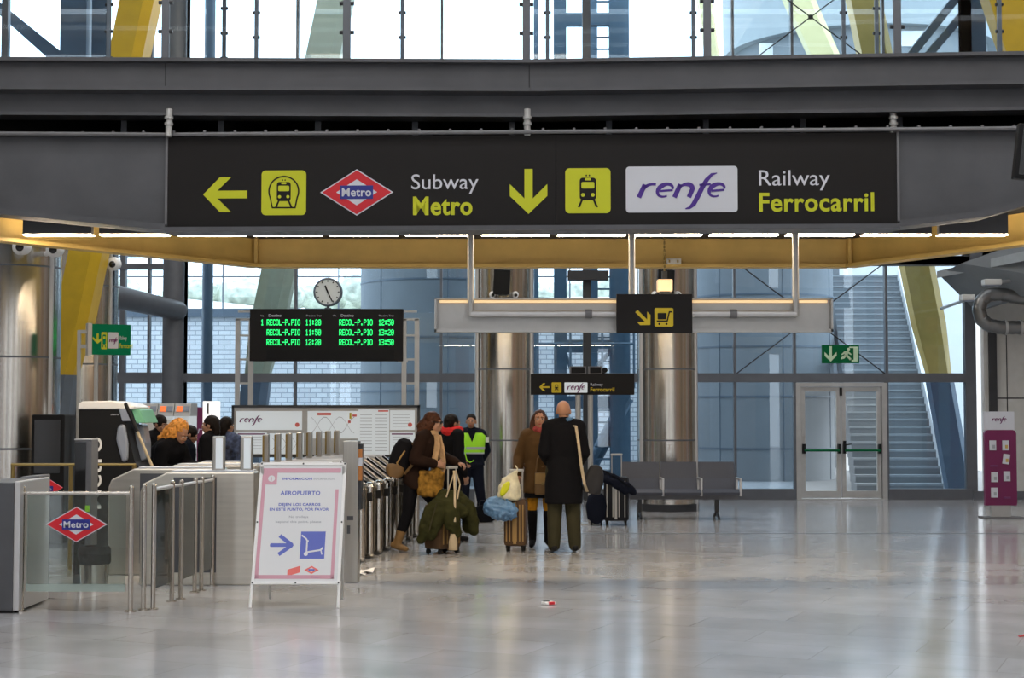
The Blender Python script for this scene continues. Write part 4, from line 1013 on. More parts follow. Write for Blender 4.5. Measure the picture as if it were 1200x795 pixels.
b = MB(); b.bb(-12 * k, 12 * k, 0.02, .25, 0, .06); b.build('plinth', 'dark_steel', t, local=True)
b = MB(); b.text('r', 3 * k, Z(508), .10, 0, shear=.2); b.build('lettering', 'plate_white', t, local=True)
t = thing('white_totem', 'bright white totem lit from inside behind the two people with dark hair', 'totem', (gx(246.5, 20), 20, 0))
k = 20 / F; Z = lambda py: CH - (py - 482) * k
b = MB(); b.bb(-9 * k, 9 * k, 0, .16, 0.08, Z(470.5), bev=.008); mat('totem_glow', (.8, .8, .8), .5, emit=(1, 1, 1), es=.75); b.build('light_box', 'totem_glow', t, local=True)
b = MB(); b.bb(-10 * k, 10 * k, -.02, .18, 0, .08); b.build('plinth', 'dark_steel', t, local=True)
b = MB(); b.bb(-3.6 * k, -1.8 * k, -.003, 0, Z(485), Z(473)); b.build('mark', 'black', t, local=True)

t = thing('dark_cabinet', 'plain black cabinet standing before the far left steel column', 'cabinet', (gx(66, 18.9), 18.8, 0))
b = MB(); b.bb(gx(46, 18.9), gx(84, 18.9), 18.6, 19.1, .05, gz(486, 18.9), bev=.02); b.build('body', 'black', t)
b = MB(); b.bb(gx(50, 18.9), gx(80, 18.9), 18.585, 18.6, .9, gz(492, 18.9)); b.build('front_panel', 'black_gloss', t)
b = MB(); b.bb(gx(47, 18.9), gx(83, 18.9), 18.62, 19.08, 0, .05); b.build('plinth', 'dark_steel', t)
t = thing('slanted_pole', 'thin pale pole slanting between the black ticket machine and the orange haired woman', 'pole', at(172, 545, 16.3))
pa, pb = at(160.5, 505, 16.3), at(178, 546, 16.28); pd = (pb - pa) / (pa.z - pb.z)
b = MB(); b.cyl(pa, pa + pd * pa.z, .016, n=10); b.build('shaft', 'strap_beige', t)
b = MB(); b.cap(pa - pd * .28, pa, .02, n=10); b.build('grip', 'black', t)

# ================================================================== TICKET GATES
def gate(loc, rz, label, group, L=1.25, reader=0.19):
    """narrow gate cabinet: long axis local x (0..L), right end with two rounded posts"""
    t = thing('ticket_gate', label, 'ticket gate', loc, rz, group)
    pr = [(0.0, 0.02), (0.0, 1.05), (0.80, 1.05), (L - 0.16, 0.83), (L - 0.05, 0.78), (L - 0.05, 0.02)]
    b = MB(); b.prism(pr, -0.085, 0.085); b.build('cabinet', 'brushed_v', t, local=True, bevel=0.012)
    b = MB(); b.prism([(0.02, 1.05), (0.79, 1.05), (L - 0.16, 0.832), (L - 0.16, 0.85), (0.80, 1.075), (0.02, 1.075)], -0.075, 0.06); b.build('lid', 'plate_white', t, local=True)
    b = MB(); b.prism([(0.82, 1.05), (L - 0.12, 0.815), (L - 0.10, 0.83), (0.83, 1.07)], -0.10, -0.082); b.build('edge_strip', 'black', t, local=True)
    b = MB(); b.cap((L, 0, 0.05), (L, 0, 0.80), 0.055, n=14); b.build('end_post', 'stainless', t, local=True)
    b = MB(); b.bb(L - 0.02, L + 0.045, -0.058, -0.03, 0.64, 0.74, bev=.01); b.build('ticket_slot', 'black', t, local=True)
    b = MB(); b.bb(reader - 0.034, reader + 0.034, -0.03, 0.03, 1.05, 1.395, bev=.01); b.build('reader_pillar', 'brushed_v', t, local=True)
    b = MB(); b.bb(reader - 0.033, reader - 0.012, -0.034, -0.03, 1.10, 1.38); b.build('reader_edge', 'brass', t, local=True)
    b = MB(); b.bb(0.35, 0.80, -0.005, 0.005, 0.25, 0.95); b.build('side_marker', 'dark_steel', t, local=True)
    b = MB(); b.bb(0.02, L + 0.03, -0.09, 0.09, 0, 0.025); b.build('foot_plate', 'dark_steel', t, local=True)
    return t
RG = math.radians(-6.7)
ux, uy = math.cos(RG), math.sin(RG)
dirx, diry = 0.1167, 0.993
ord_ = ['nearest of the row, beside the tall end pillar', 'second of the row from the tall end pillar', 'third of the row from the tall end pillar', 'fourth of the row from the tall end pillar', 'fifth of the row, just before the walking woman', 'sixth of the row, beside the walking woman', 'seventh of the row, behind the walking woman', 'last and furthest of the row, behind the walking woman']
G0 = Vector((-1.66, 16.86, 0)); g0 = None
for i in range(8):
    e = G0 + Vector((dirx, diry, 0)) * (0.484 * i); o = e - Vector((ux, uy, 0)) * 1.25
    l = 'slim stainless ticket gate, ' + ord_[i]
    if i == 0: g0 = gate(o, RG, l, 'row of slim ticket gates beside the walkway')
    else: copy_tree(g0, o, RG, l)
# wide gates at the left
def wide_gate(loc, rz, W, label, readers=()):
    t = thing('wide_ticket_gate', label, 'ticket gate', loc, rz, 'wide ticket gates at the left')
    b = MB(); b.prism([(0.0, 0.0), (0.0, 0.88), (0.03, 0.96), (0.26, 1.07), (W, 1.07), (W, 0.0)], 0, 0.26); b.build('cabinet', 'brushed', t, local=True, bevel=0.015)
    b = MB(); b.bb(0.30, W - 0.02, 0.02, 0.24, 1.07, 1.085); b.build('lid', 'plate_white', t, local=True)
    b = MB(); b.bb(0.32, W - 0.36, -0.006, 0.0, 0.12, 1.02); b.build('side_panel', 'grey_paint', t, local=True)
    for x in readers:
        b = MB(); b.bb(x - 0.055, x + 0.055, 0.08, 0.18, 1.07, 1.41, bev=.01); p = b.build('reader_pillar', 'brushed_v', t, local=True)
        b = MB(); b.bb(x - 0.02, x + 0.045, 0.07, 0.08, 1.10, 1.39); b.build('reader_glass', 'board_white_glow', p, local=True)
    b = MB(); b.bb(0.02, W - 0.02, 0.01, 0.25, 0, 0.03); b.build('foot_plate', 'black', t, local=True)
    return t
def wg(px0, px1, Y, label, readers=()):
    x0, x1 = gx(px0, Y), gx(px1, Y); return wide_gate((x0, Y, 0), 0, x1 - x0, label, [(gx(p, Y) - x0) for p in readers])
wg(165, 299, 14.65, 'wide stainless ticket gate with two reader pillars beside the poster stand', (254, 287))
wg(128, 262, 15.55, 'wide stainless ticket gate with sloping left end, directly behind the front one')
wg(176, 300, 16.5, 'wide stainless ticket gate in front of the woman with orange hair')
wg(206, 290, 17.4, 'furthest wide stainless ticket gate, beside the slim gates')
# left pair
t = thing('gate_cabinet', 'dark stainless gate cabinet at the left edge in front of the glass gate', 'ticket gate', (gx(-30, 12.62), 12.62, 0))
b = MB(); w_ = gx(18, 12.62) - gx(-30, 12.62); b.bb(0, w_, 0, .8, 0.02, 1.065, bev=.012); b.build('cabinet', 'grey_paint', t, local=True)  # dark reflection in the steel put into a flat grey face
b = MB(); b.bb(w_, w_ + .052, 0.0, .8, 0.02, 1.075, bev=.01); b.build('side_trim', 'alu', t, local=True)
b = MB(); b.bb(0.02, w_, 0.01, .78, 0, .02); b.build('foot_plate', 'black', t, local=True)
t = thing('gate_cabinet', 'lower grey gate cabinet just behind the left post of the glass gate', 'ticket gate', (gx(19, 13.9), 13.9, 0))
b = MB(); w_ = gx(47, 13.9) - gx(19, 13.9); b.prism([(0, 0.02), (0, 1.03), (w_ * .3, 1.06), (w_, 1.07), (w_, .02)], 0, .34); b.build('cabinet', 'grey_paint_light', t, local=True, bevel=.012)
b = MB(); b.bb(0.01, w_ - .01, .01, .33, 0, .02); b.build('foot_plate', 'black', t, local=True)
# tall reader pillars
def pillar(px0, px1, Y, ztop, label, extra):
    x0, x1 = gx(px0, Y), gx(px1, Y); t = thing('gate_end_pillar', label, 'pillar', ((x0 + x1) / 2, Y, 0)); h = (x1 - x0) / 2
    b = MB(); b.bb(-h, h, 0, .24, 0.0, ztop, bev=.008); b.build('body', 'brushed_v' if extra else 'grey_paint_light', t, local=True)
    if extra:
        b = MB(); b.bb(h, h + .03, .02, .22, .7, ztop - .03); b.build('reader_side', 'dark_steel', t, local=True)
        b = MB(); b.bb(h + .001, h + .034, .015, .1, .98, ztop - .08); b.build('notice', 'notice_orange', t, local=True)
        b = MB(); b.bb(h + .001, h + .036, .012, .1, 1.12, 1.2); b.build('notice', 'plate_white', t, local=True)
        b = MB(); b.prism([(-.09 + x * .03, z) for x, z in ((2, .64), (4, .64), (4, .60), (2, .60))], 0, -.003); b.prism([(-.03, .55), (.0, .55), (.0, .47), (-.03, .47)], 0, -.003); b.build('mark', 'grey_paint', t, local=True)
    else:
        b = MB(); b.bb(-h + .005, h * .35, -.008, 0, .1, ztop - .02); b.build('front_glass', 'black_gloss', t, local=True)
        b = MB(); b.bb(h * .35, h * .85, -.01, 0, .69, .75); b.build('sticker', 'hi_vis', t, local=True)
        b = MB(); b.bb(-h, h, -.01, .24, ztop, ztop + .012); b.build('cap', 'alu', t, local=True)
    return t
pillar(402, 420, 14.85, gz(517, 14.85), 'tall stainless gate end pillar standing directly behind the poster stand', True)
pillar(88, 108, 14.7, gz(516, 14.7), 'tall dark glass fronted pillar behind the red diamond emblem', False)
# handrail between the gates; brass-coloured reflection put into its colour
t = thing('reflecting_handrail', 'thin brass coloured handrail behind the glass gate', 'rail', (gx(88, 16), 16, 0))
b = MB(); b.cyl((gx(14, 16), 16, gz(545, 16)), (gx(160, 16), 16, gz(545, 16)), .016, n=8); b.build('rail', 'brass', t)
for px in (16, 84, 158):
    b = MB(); b.cyl((gx(px, 16), 16, 0), (gx(px, 16), 16, gz(545, 16)), .022, n=8); b.build('post', 'brass', t)
# glass gate with the emblem, and glass fence
z1 = 1.02
t = thing('glass_gate', 'glass gate with top rail carrying the red diamond emblem', 'gate', (gx(92, 12.72), 12.72, 0))
xa, xb = gx(28, 12.72), gx(155.5, 12.72); x0 = gx(92, 12.72)
for x in (xa, xb):
    b = MB(); b.cap((x - x0, 0, .02), (x - x0, 0, 1.02), .021, n=12); b.cyl((x - x0, 0, 0), (x - x0, 0, .012), .05, n=16); b.build('post', 'stainless', t, local=True)
b = MB(); b.cyl((xa - x0, 0, gz(578.5, 12.72)), (xb - x0 - .0, 0, gz(578.5, 12.72)), .017, n=10); b.build('top_rail', 'stainless', t, local=True, smooth=True)
b = MB(); b.bb(gx(34, 12.72) - x0, gx(149, 12.72) - x0, -.006, .006, gz(687, 12.72), gz(581, 12.72)); b.build('glass_panel', 'glass_fence', t, local=True)
b = MB(); b.bb(gx(34, 12.72) - x0, gx(149, 12.72) - x0, -.012, .012, gz(693.5, 12.72), gz(685, 12.72)); b.build('lower_edge', 'glass_frost', t, local=True)
k = 12.7 / F
metro_logo('diamond_emblem', t, gx(91, 12.7) - x0, gz(615, 12.7), 72 * k, 41.5 * k, -.008)
t = thing('glass_fence', 'glass fence on paired stainless posts running back to the wide gate', 'fence', (gx(170, 12.8), 12.8, 0))
FP = [(-3.055, 12.82), (-2.985, 12.86), (-2.95, 13.40), (-2.905, 13.55), (-2.885, 14.05), (-2.855, 14.2), (-2.835, 14.60)]
ox, oy = gx(170, 12.8), 12.8
for x, y in FP:
    b = MB(); b.cap((x - ox, y - oy, .02), (x - ox, y - oy, 1.03), .02, n=12); b.cyl((x - ox, y - oy, 0), (x - ox, y - oy, .012), .045, n=14); b.build('post', 'stainless', t, local=True)
for i, j in ((1, 2), (3, 4), (5, 6)):
    (xa, ya), (xb, yb) = FP[i], FP[j]; v = lambda x, y, z, o: Vector((x - ox + o, y - oy, z))
    b = MB(); b.rings([[v(x, y, z, o) for o, z in ((-.006, .17), (.006, .17), (.006, .98), (-.006, .98))] for x, y in ((xa, ya), (xb, yb))]); b.build('glass_panel', 'glass_fence', t, local=True)
b = MB(); b.tube([(x - ox, y - oy, 1.0) for x, y in FP[1:]], .014, 8); b.build('top_rail', 'alu', t, local=True)
# bin
t = thing('litter_bin', 'round stainless litter bin with black rim behind the glass gate', 'bin', (gx(113, 14.48), 14.48, 0))
b = MB(); b.lathe([(.125, 0), (.125, .04), (.135, .26)], n=28); b.build('body', 'stainless', t, local=True, smooth=True)
b = MB(); b.lathe([(.142, .22), (.15, .24), (.15, .30), (.145, .31), (.15, .32), (.15, .36), (.13, .385), (.10, .385), (.10, .34)], n=28); b.build('rim', 'rubber', t, local=True, smooth=True)
b = MB(); b.lathe([(.128, 0), (.128, .02)], n=28); b.build('base_ring', 'black', t, local=True)
# red hanging sign fragment behind the gate
t = thing('red_diamond_sign', 'red and blue diamond sign half hidden behind the left gate cabinets', 'sign', (gx(53, 17), 17, gz(572, 17)))
k = 17 / F
b = MB(); b.prism([(-.2, 0), (0, .125), (.2, 0), (0, -.125)], 0, .03); b.build('red_diamond', 'metro_red', t, local=True)
b = MB(); b.bb(-.1, .1, -.01, 0, -.035, .02); b.build('blue_bar', 'metro_blue', t, local=True)
b = MB(); b.text('Metro', 0, -.028, .036, -.01, width=.17, bold=.012, align='CENTER'); b.build('lettering', 'plate_white', t, local=True)
b = MB(); b.bb(-.02, .02, .03, .06, -gz(572, 17), .05); b.build('post', 'dark_steel', t, local=True)

# ================================================================== POSTER STAND
PY0 = 12.97
t = thing('poster_stand', 'white framed folding poster stand asking to leave trolleys here', 'sign stand', (gx(346, PY0), PY0, 0))
k0 = PY0 / F; lean = math.atan2(0.50, 1.19)
# front face leans back: local (u, v) on the face, v along the slope
zb, ztp = 0.185, 1.195
L = math.hypot(ztp, .55)
R_ = Matrix.Rotation(-math.atan2(.55, ztp), 4, 'X')
def fm(b): b.T = R_; return b
W2 = 104.5 * k0 / 2
v0 = zb * L / ztp; v1 = L
b = fm(MB()); fr = .026
b.bb(-W2, -W2 + fr, -.012, .012, v0, v1, bev=.004); b.bb(W2 - fr, W2, -.012, .012, v0, v1, bev=.004); b.bb(-W2, W2, -.012, .012, v0, v0 + fr, bev=.004); b.bb(-W2, W2, -.012, .012, v1 - fr, v1, bev=.004)
b.build('frame', 'white', t, local=True)
for sx in (-1, 1):
    b = fm(MB()); b.cyl((sx * (W2 - .008), 0, .0), (sx * (W2 - .008), 0, v0 + .03), .013, n=10); b.build('leg', 'white', t, local=True)
    b = MB(); b.cyl((sx * (W2 - .06) + .02, 0.62, 0), (sx * (W2 - .008) * .97, .50, ztp - .03), .013, n=10); b.build('leg', 'alu_matt', t, local=True)
b = fm(MB()); b.bb(-W2 + fr * .8, W2 - fr * .8, -.004, .006, v0 + fr * .8, v1 - fr * .8); po = b.build('poster', 'paper', t, local=True)
b = fm(MB())
for sx in (-1, 0, 1):
    for v in (v0 + .013, (v0 + v1) / 2, v1 - .013):
        if sx == 0 and v0 + .1 < v < v1 - .1: continue
        b.cyl((sx * (W2 - .013), -.012, v), (sx * (W2 - .013), -.016, v), .008, n=8)
b.build('fastener', 'dark_steel', t, local=True)
H = v1 - v0
U = lambda f: -W2 + f * 2 * W2; V = lambda f: v1 - f * H      # fractions of the board
b = fm(MB()); y0 = -.004; y1 = -.0055
def rq(a, c, d, e): b.prism([(U(a), V(e)), (U(c), V(e)), (U(c), V(d)), (U(a), V(d))], y0, y1)
rq(.035, .94, .048, .085); rq(.035, .075, .085, .955); rq(.035, .925, .925, .955); rq(.888, .925, .225, .955); rq(.075, .205, .085, .185); b.build('pink_border', 'pink', po, local=True)
b = fm(MB()); b.prism(circ(U(.14), V(.135), .030, 18), -.0055, -.007); b.m = 1; b.text('i', U(.14), V(.152), .034, -.007, align='CENTER', bold=.02); b.build('information_mark', ['paper', 'pink'], po, local=True)
b = fm(MB()); b.text('INFORMACION', U(.27), V(.145), .020, y0, width=2 * W2 * .34, bold=.03); b.build('lettering', 'poster_blue', po, local=True)
b = fm(MB()); b.text('AEROPUERTO', U(.485), V(.272), .036, y0, width=2 * W2 * .46, align='CENTER', bold=.022); b.build('lettering', 'poster_blue', po, local=True)
b = fm(MB()); b.text('DEJEN LOS CARROS', U(.485), V(.362), .023, y0, width=2 * W2 * .48, align='CENTER', bold=.03); b.build('lettering', 'poster_blue', po, local=True)
b = fm(MB()); b.text('EN ESTE PUNTO, POR FAVOR', U(.485), V(.402), .023, y0, width=2 * W2 * .68, align='CENTER', bold=.03); b.build('lettering', 'poster_blue', po, local=True)
b = fm(MB()); b.text('INFORMATION', U(.63), V(.145), .015, y0, width=2 * W2 * .24); b.build('lettering', 'poster_grey', po, local=True)
b = fm(MB()); b.text('No trolleys', U(.485), V(.462), .019, y0, width=2 * W2 * .22, align='CENTER', bold=.02); b.build('lettering', 'poster_grey', po, local=True)
b = fm(MB()); b.text('beyond this point, please', U(.485), V(.502), .017, y0, width=2 * W2 * .52, align='CENTER', bold=.02); b.build('lettering', 'poster_grey', po, local=True)
b = fm(MB()); xA, xB, zc = U(.18), U(.43), V(.685); th = .027
b.prism(rrect(xA, xB - .01, zc - th * .6, zc + th * .6, .011), y0, y1)
for sg in (-1, 1):
    a = Vector((xB, zc)); c = Vector((U(.285), zc + sg * .085)); d = (c - a).normalized(); n = Vector((-d.y, d.x)) * th * .62
    b.prism([tuple(a + n), tuple(c + n), tuple(c - n), tuple(a - n)], y0 - .0003 * (sg + 1), y1 - .0003 * (sg + 1))
b.prism([(xB + .018, zc), (xB - .04, zc + .04), (xB - .04, zc - .04)], y0, y1 - .0005); b.build('arrow', 'poster_blue', po, local=True)
b = fm(MB()); rq(.525, .805, .575, .795); sq = b.build('trolley_picture', 'poster_blue', po, local=True)
b = fm(MB()); ya, yb = -.0055, -.007
def stroke(pts, wd):
    for (xa_, za_), (xb_, zb_) in zip(pts, pts[1:]):
        a = Vector((U(xa_), V(za_))); c = Vector((U(xb_), V(zb_))); d = (c - a).normalized(); n = Vector((-d.y, d.x)) * wd / 2
        b.prism([tuple(a + n), tuple(c + n), tuple(c - n), tuple(a - n)], ya, yb)
stroke([(.535, .605), (.59, .635), (.60, .65), (.60, .75)], .013); stroke([(.61, .645), (.61, .66)], .010); stroke([(.61, .742), (.76, .725), (.782, .705)], .015); stroke([(.76, .72), (.775, .762)], .010)
b.prism(circ(U(.594), V(.757), .018, 14), ya, yb); b.build('trolley_symbol', 'paper', sq, local=True)
b = fm(MB()); b.prism([(U(.40), V(.935)), (U(.54), V(.905)), (U(.54), V(.852)), (U(.40), V(.882))][::1], y0, y1); b.build('red_logo', 'poster_red', po, local=True)
metro_mini = fm(MB()); cx, cz = U(.67), V(.885)
metro_mini.prism([(cx - .062, cz), (cx, cz + .036), (cx + .062, cz), (cx, cz - .036)], y0, y1); metro_mini.m = 1; metro_mini.prism([(cx - .032, cz), (cx, cz + .02), (cx + .032, cz), (cx, cz - .02)], y1, y1 - .001); metro_mini.m = 2
metro_mini.prism([(cx - .026, cz - .008), (cx + .026, cz - .008), (cx + .026, cz + .008), (cx - .026, cz + .008)], y1 - .001, y1 - .002); metro_mini.build('red_logo', ['poster_red', 'paper', 'poster_blue'], po, local=True)
b = fm(MB()); b.prism(circ(U(.675), V(.951) + .012, .006, 8), y0, y1); rq(.69, .76, .938, .946); b.build('small_print', 'poster_blue', po, local=True)

# ================================================================== BENCH
BYb = 23.3
t = thing('metal_bench', 'three seat grey perforated metal bench standing before the steel column', 'bench', (gx(799, BYb), BYb, 0))
k = BYb / F; X = lambda px: (px - 799) * k
mat('perforated', (0.085, 0.09, 0.112), .42, .5, var=.1, scale=160)
for a, c in ((731, 776), (778, 821), (823, 866)):
    b = MB(); x0, x1 = X(a), X(c)
    pr = [(0.02, .385), (.0, .41), (.05, .435), (.40, .40), (.47, .43), (.54, .60), (.60, .86), (.575, .865), (.51, .61), (.45, .455), (.40, .425), (.05, .46), (-.03, .42), (-.01, .375)]
    b.prismx(pr, x0, x1); b.build('seat', 'perforated', t, local=True)
b = MB(); b.bb(X(731), X(867), .24, .32, .30, .37); b.build('beam', 'grey_paint_light', t, local=True)
for px in (777, 822, 868):
    b = MB(); b.bb(X(px) - .018, X(px) + .018, .04, .50, .60, .63, bev=.008); b.bb(X(px) - .018, X(px) + .018, .04, .08, .36, .62, bev=.008); b.bb(X(px) - .015, X(px) + .015, .44, .5, .45, .62); b.build('armrest', 'alu', t, local=True)
for px in (751, 842):
    b = MB(); b.bb(X(px) - .03, X(px) + .03, .25, .31, .04, .33)
    b.tube([(X(px), .02, .02), (X(px), .12, .07), (X(px), .28, .10), (X(px), .46, .07), (X(px), .58, .02)], .022, 8); b.build('leg', 'dark_steel', t, local=True)
# ================================================================== BROCHURE STAND
KY = 23.8; k = KY / F
t = thing('brochure_stand', 'magenta brochure stand with white header by the right wall', 'stand', (gx(1171, KY), KY, 0))
X = lambda px: (px - 1171) * k; Z = lambda py: CH - (py - 482) * k
b = MB(); b.prism([(X(1153), Z(592)), (X(1190), Z(592)), (X(1190), Z(508)), (X(1188.5), Z(505)), (X(1186), Z(504)), (X(1157), Z(504)), (X(1154.5), Z(505)), (X(1153), Z(508))], -.02, .06); b.build('panel', 'magenta', t, local=True)
b = MB(); b.bb(X(1152.5), X(1188.5), .0, .04, Z(504.5), Z(482.5)); hd = b.build('header', 'plate_white', t, local=True)
b = MB(); renfe_word(b, X(1162), Z(494), 3.4 * k, 17 * k, 0.0); b.build('lettering', 'plum', hd, local=True)
b = MB(); b.bb(X(1160), X(1183), .0, .05, .02, Z(592)); b.build('foot', 'alu_matt', t, local=True)
b = MB(); b.prismz([(X(1149) , -.15), (X(1196), -.15), (X(1196), .2), (X(1149), .2)], 0, .02); b.build('base_plate', 'grey_paint_light', t, local=True)
for px, py, tilt in ((1162, 522, 0), (1177, 522, 0), (1177.5, 538, .15), (1163.5, 559, 0), (1178, 558, 0), (1163, 577, 0)):
    b = MB(); b.box((X(px), -.035, Z(py)), (7.5 * k, .02, 11.5 * k), rot=Matrix.Rotation(tilt, 3, 'Y')); lf = b.build('brochure', 'plate_white', t, local=True)
    b = MB(); b.box((X(px) + .01, -.047, Z(py + 1.5)), (3.2 * k, .003, 4 * k)); b.build('cover_picture', random.choice(['bush', 'poster_grey', 'olive_paint']), lf, local=True)
for px, py in ((1163, 541), (1178, 578)):
    b = MB(); b.bb(X(px - 4), X(px + 4), -.04, -.02, Z(py + 6), Z(py + 4)); b.build('pocket', 'plum', t, local=True)

# ================================================================== DUCT AND FLOODLIGHTS AT RIGHT
DYd = 26.6
t = thing('ventilation_duct', 'bent silver ventilation duct under the sloping soffit at right', 'duct', at(1160, 360, DYd))
pts = [(1260, 352), (1200, 350), (1172, 345), (1158, 346), (1150, 353), (1147, 363), (1150, 374), (1158, 381), (1172, 384), (1200, 384), (1260, 384)]
b = MB(); P3 = [at(x, y, DYd) for x, y in pts]
fine = []
for a, c in zip(P3, P3[1:]):
    for q in range(6): fine.append(a + (c - a) * q / 6)
rr = [0.115 + (.008 if (i % 2) else 0) for i in range(len(fine))]
b.tube(fine, rr, 18); b.build('pipe', 'duct', t, smooth=True)
b = MB()
for px in (1178, 1196): a = at(px, 384, DYd); b.cyl(a + Vector((-.02, 0, 0)), a + Vector((.02, 0, 0)), .135, n=18)
b.build('collar', 'alu_matt', t, smooth=True)
for px, py, w_, l, arm in ((1162, 331, 20, 'flat floodlight on an arm above the silver duct', (.7, .5, .12)), (1133, 349, 15, 'small flat floodlight beside the dark end post', (.14, 2.45, -.02))):
    t = thing('floodlight', l, 'lamp', at(px, py, 26.2)); c = at(px, py, 26.2); hw = w_ / 2 * 26.2 / F
    b = MB(); b.box(c, (hw * 2, .22, .10), bev=.015); b.build('housing', 'off_white', t)
    b = MB(); b.box(c + Vector((0, 0, -.055)), (hw * 1.8, .2, .02)); b.build('lens', 'screen_grey', t)
    b = MB(); b.cyl(c + Vector((hw * .9, .05, 0)), c + Vector((hw, 0, 0)) + Vector(arm), .03, n=8); b.build('arm', 'alu', t)
# monitor at right edge
t = thing('hanging_monitor', 'edge of a dark monitor hanging at the upper right', 'monitor', at(1230, 185, 11.5)); c = at(1230, 182, 11.5)
b = MB(); b.box(c, (.52, .08, .42), rot=Matrix.Rotation(.12, 3, 'Y'), bev=.01); b.build('case', 'black', t)
b = MB(); b.box(c + Vector((0, -.042, 0)), (.46, .004, .36), rot=Matrix.Rotation(.12, 3, 'Y')); b.build('screen', 'black_gloss', t)
b = MB(); b.cyl(c + Vector((0, .05, .1)), c + Vector((0, .05, 2.2)), .03, n=10); b.build('hanger', 'dark_steel', t)

# ================================================================== LOUDSPEAKERS AND CAMERAS ON THE COLUMNS
def speaker(px, py, Y, label):
    c = at(px, py, Y); t = thing('loudspeaker', label, 'loudspeaker', c); h = .13
    b = MB(); b.box(c, (.27, .18, .40), rot=Matrix.Rotation(.05, 3, 'Y'), bev=.012); b.build('case', 'black', t)
    b = MB(); b.box(c + Vector((0, -.092, 0)), (.23, .006, .34), rot=Matrix.Rotation(.05, 3, 'Y')); b.build('grille', 'rubber', t)
    b = MB(); b.bb(c.x - .05, c.x + .05, c.y + .08, c.y + .20, c.z - .05, c.z + .05); b.build('bracket', 'dark_steel', t)
speaker(588, 331, 24.98, 'black loudspeaker on the steel column behind the guard')
speaker(780, 331, 24.98, 'black loudspeaker on the steel column behind the chain lamp')
def dome(px, py, Y, r, label, to=None):
    c = at(px, py, Y); t = thing('security_camera', label, 'camera', c)
    b = MB(); b.cyl(c + Vector((0, .12, .02)), c + Vector((0, -.02, 0)), r, r * .95, n=20); b.ell(c + Vector((0, -.02, 0)), (r * .95, r * .6, r * .95)); b.build('housing', 'white', t, smooth=True)
    b = MB(); b.ell(c + Vector((r * .1, -.02 - r * .45, -r * .05)), (r * .5, r * .3, r * .5)); b.build('lens', 'black_gloss', t, smooth=True)
    b = MB(); b.cyl(c + Vector((0, .08, 0)), c + Vector(to or (0, .22, 0)), .035, n=10); b.build('bracket', 'white', t)
dome(24, 290, 19.2, .105, 'white security camera high on the far left steel column')
dome(63, 293, 19.2, .10, 'white security camera on the right edge of the far left column', to=(-.28, .55, 0))
dome(132, 310, 22.3, .10, 'white security camera on the second steel column beside the branch pipe')
for px, l in ((577, 'left of the speaker behind the guard'), (604, 'right of the speaker behind the guard'), (768, 'left of the speaker above the trolley sign'), (795, 'right of the speaker above the trolley sign')):
    dome(px, 346, 25.05, .055, 'small white camera on the steel column, ' + l)
# things on the floor
c = at(643, 709, gyp(709)); t = thing('dropped_packet', 'small white packet with dark red lettering lying on the open floor', 'packet', (c.x, c.y, 0))
b = MB(); b.box((0, 0, .014), (.10, .09, .024), rot=.5, bev=.006); b.build('packet_body', 'white', t, local=True)
b = MB(); b.box((.02, -.026, .016), (.06, .03, .024), rot=.5, bev=.004); b.build('flap', 'metro_red', t, local=True)
b = MB(); b.box((-.02, .02, .028), (.05, .03, .008), rot=.3); b.build('foil', 'dark_steel', t, local=True)
Yp = gyp(671); t = thing('paper_sheet', 'crumpled white paper lying on the floor behind the tall end pillar', 'paper', (gx(429, Yp), Yp, 0))
b = MB(); b.grid(lambda u, v: Vector((-.09 + .18 * u, -.15 + .3 * v, .006 + .03 * abs(math.sin(u * 3 + v * 2)) * u)), 6, 6)
o = b.build('sheet', 'white', t, local=True, smooth=True)
b = MB(); b.grid(lambda u, v: Vector((-.08 + .12 * u, -.28 + .2 * v, .004 + .012 * math.sin(u * 4))), 5, 5); b.build('torn_piece', 'white', t, local=True, smooth=True)
Yp = gyp(747); t = thing('sweet_wrapper', 'tiny red sweet wrapper on the floor at the right edge', 'wrapper', (gx(1199, Yp), Yp, 0))
b = MB(); b.ell((0, 0, .012), (.03, .018, .012)); b.build('sweet', 'metro_red', t, local=True)
b = MB(); b.prismz([(-.028, 0), (-.055, .02), (-.055, -.02)], .004, .012); b.prismz([(.028, 0), (.055, .02), (.055, -.02)], .004, .012); b.build('twist', 'metro_red', t, local=True)
# ================================================================== PEOPLE
def lerp(a, b, t): return Vector(a) + (Vector(b) - Vector(a)) * t
def person(loc, rz, s, J, label, skin='skin', shave=None):
    """J: joints in local metres of a 1.72 m figure facing -Y, scaled by s. Returns the thing and the joint table."""
    D = dict(pelvis=(0, 0, .95), waist=(0, 0, 1.08), chest=(0, .0, 1.28), neck=(0, .01, 1.45), head=(0, -.01, 1.60),
             sh_a=(.175, .0, 1.40), el_a=(.235, .03, 1.13), wr_a=(.25, -.05, .88), sh_b=(-.175, .0, 1.40), el_b=(-.235, .03, 1.13), wr_b=(-.25, -.05, .88),
             hip_a=(.09, 0, .92), kn_a=(.10, -.015, .50), an_a=(.105, .02, .085), toe_a=(.125, -.13, .03),
             hip_b=(-.09, 0, .92), kn_b=(-.10, -.015, .50), an_b=(-.105, .02, .085), toe_b=(-.125, -.13, .03), yaw=0.0, pitch=0.0, roll=0.0)
    D.update(J)
    Q = {k: (Vector(v) * s if isinstance(v, tuple) else v) for k, v in D.items()}
    Q['s'] = s
    t = thing('person', label, 'person', loc, rz)
    Q['HR'] = Matrix.Rotation(Q['yaw'], 3, 'Z') @ Matrix.Rotation(Q['pitch'], 3, 'X') @ Matrix.Rotation(Q['roll'], 3, 'Y')
    return t, Q
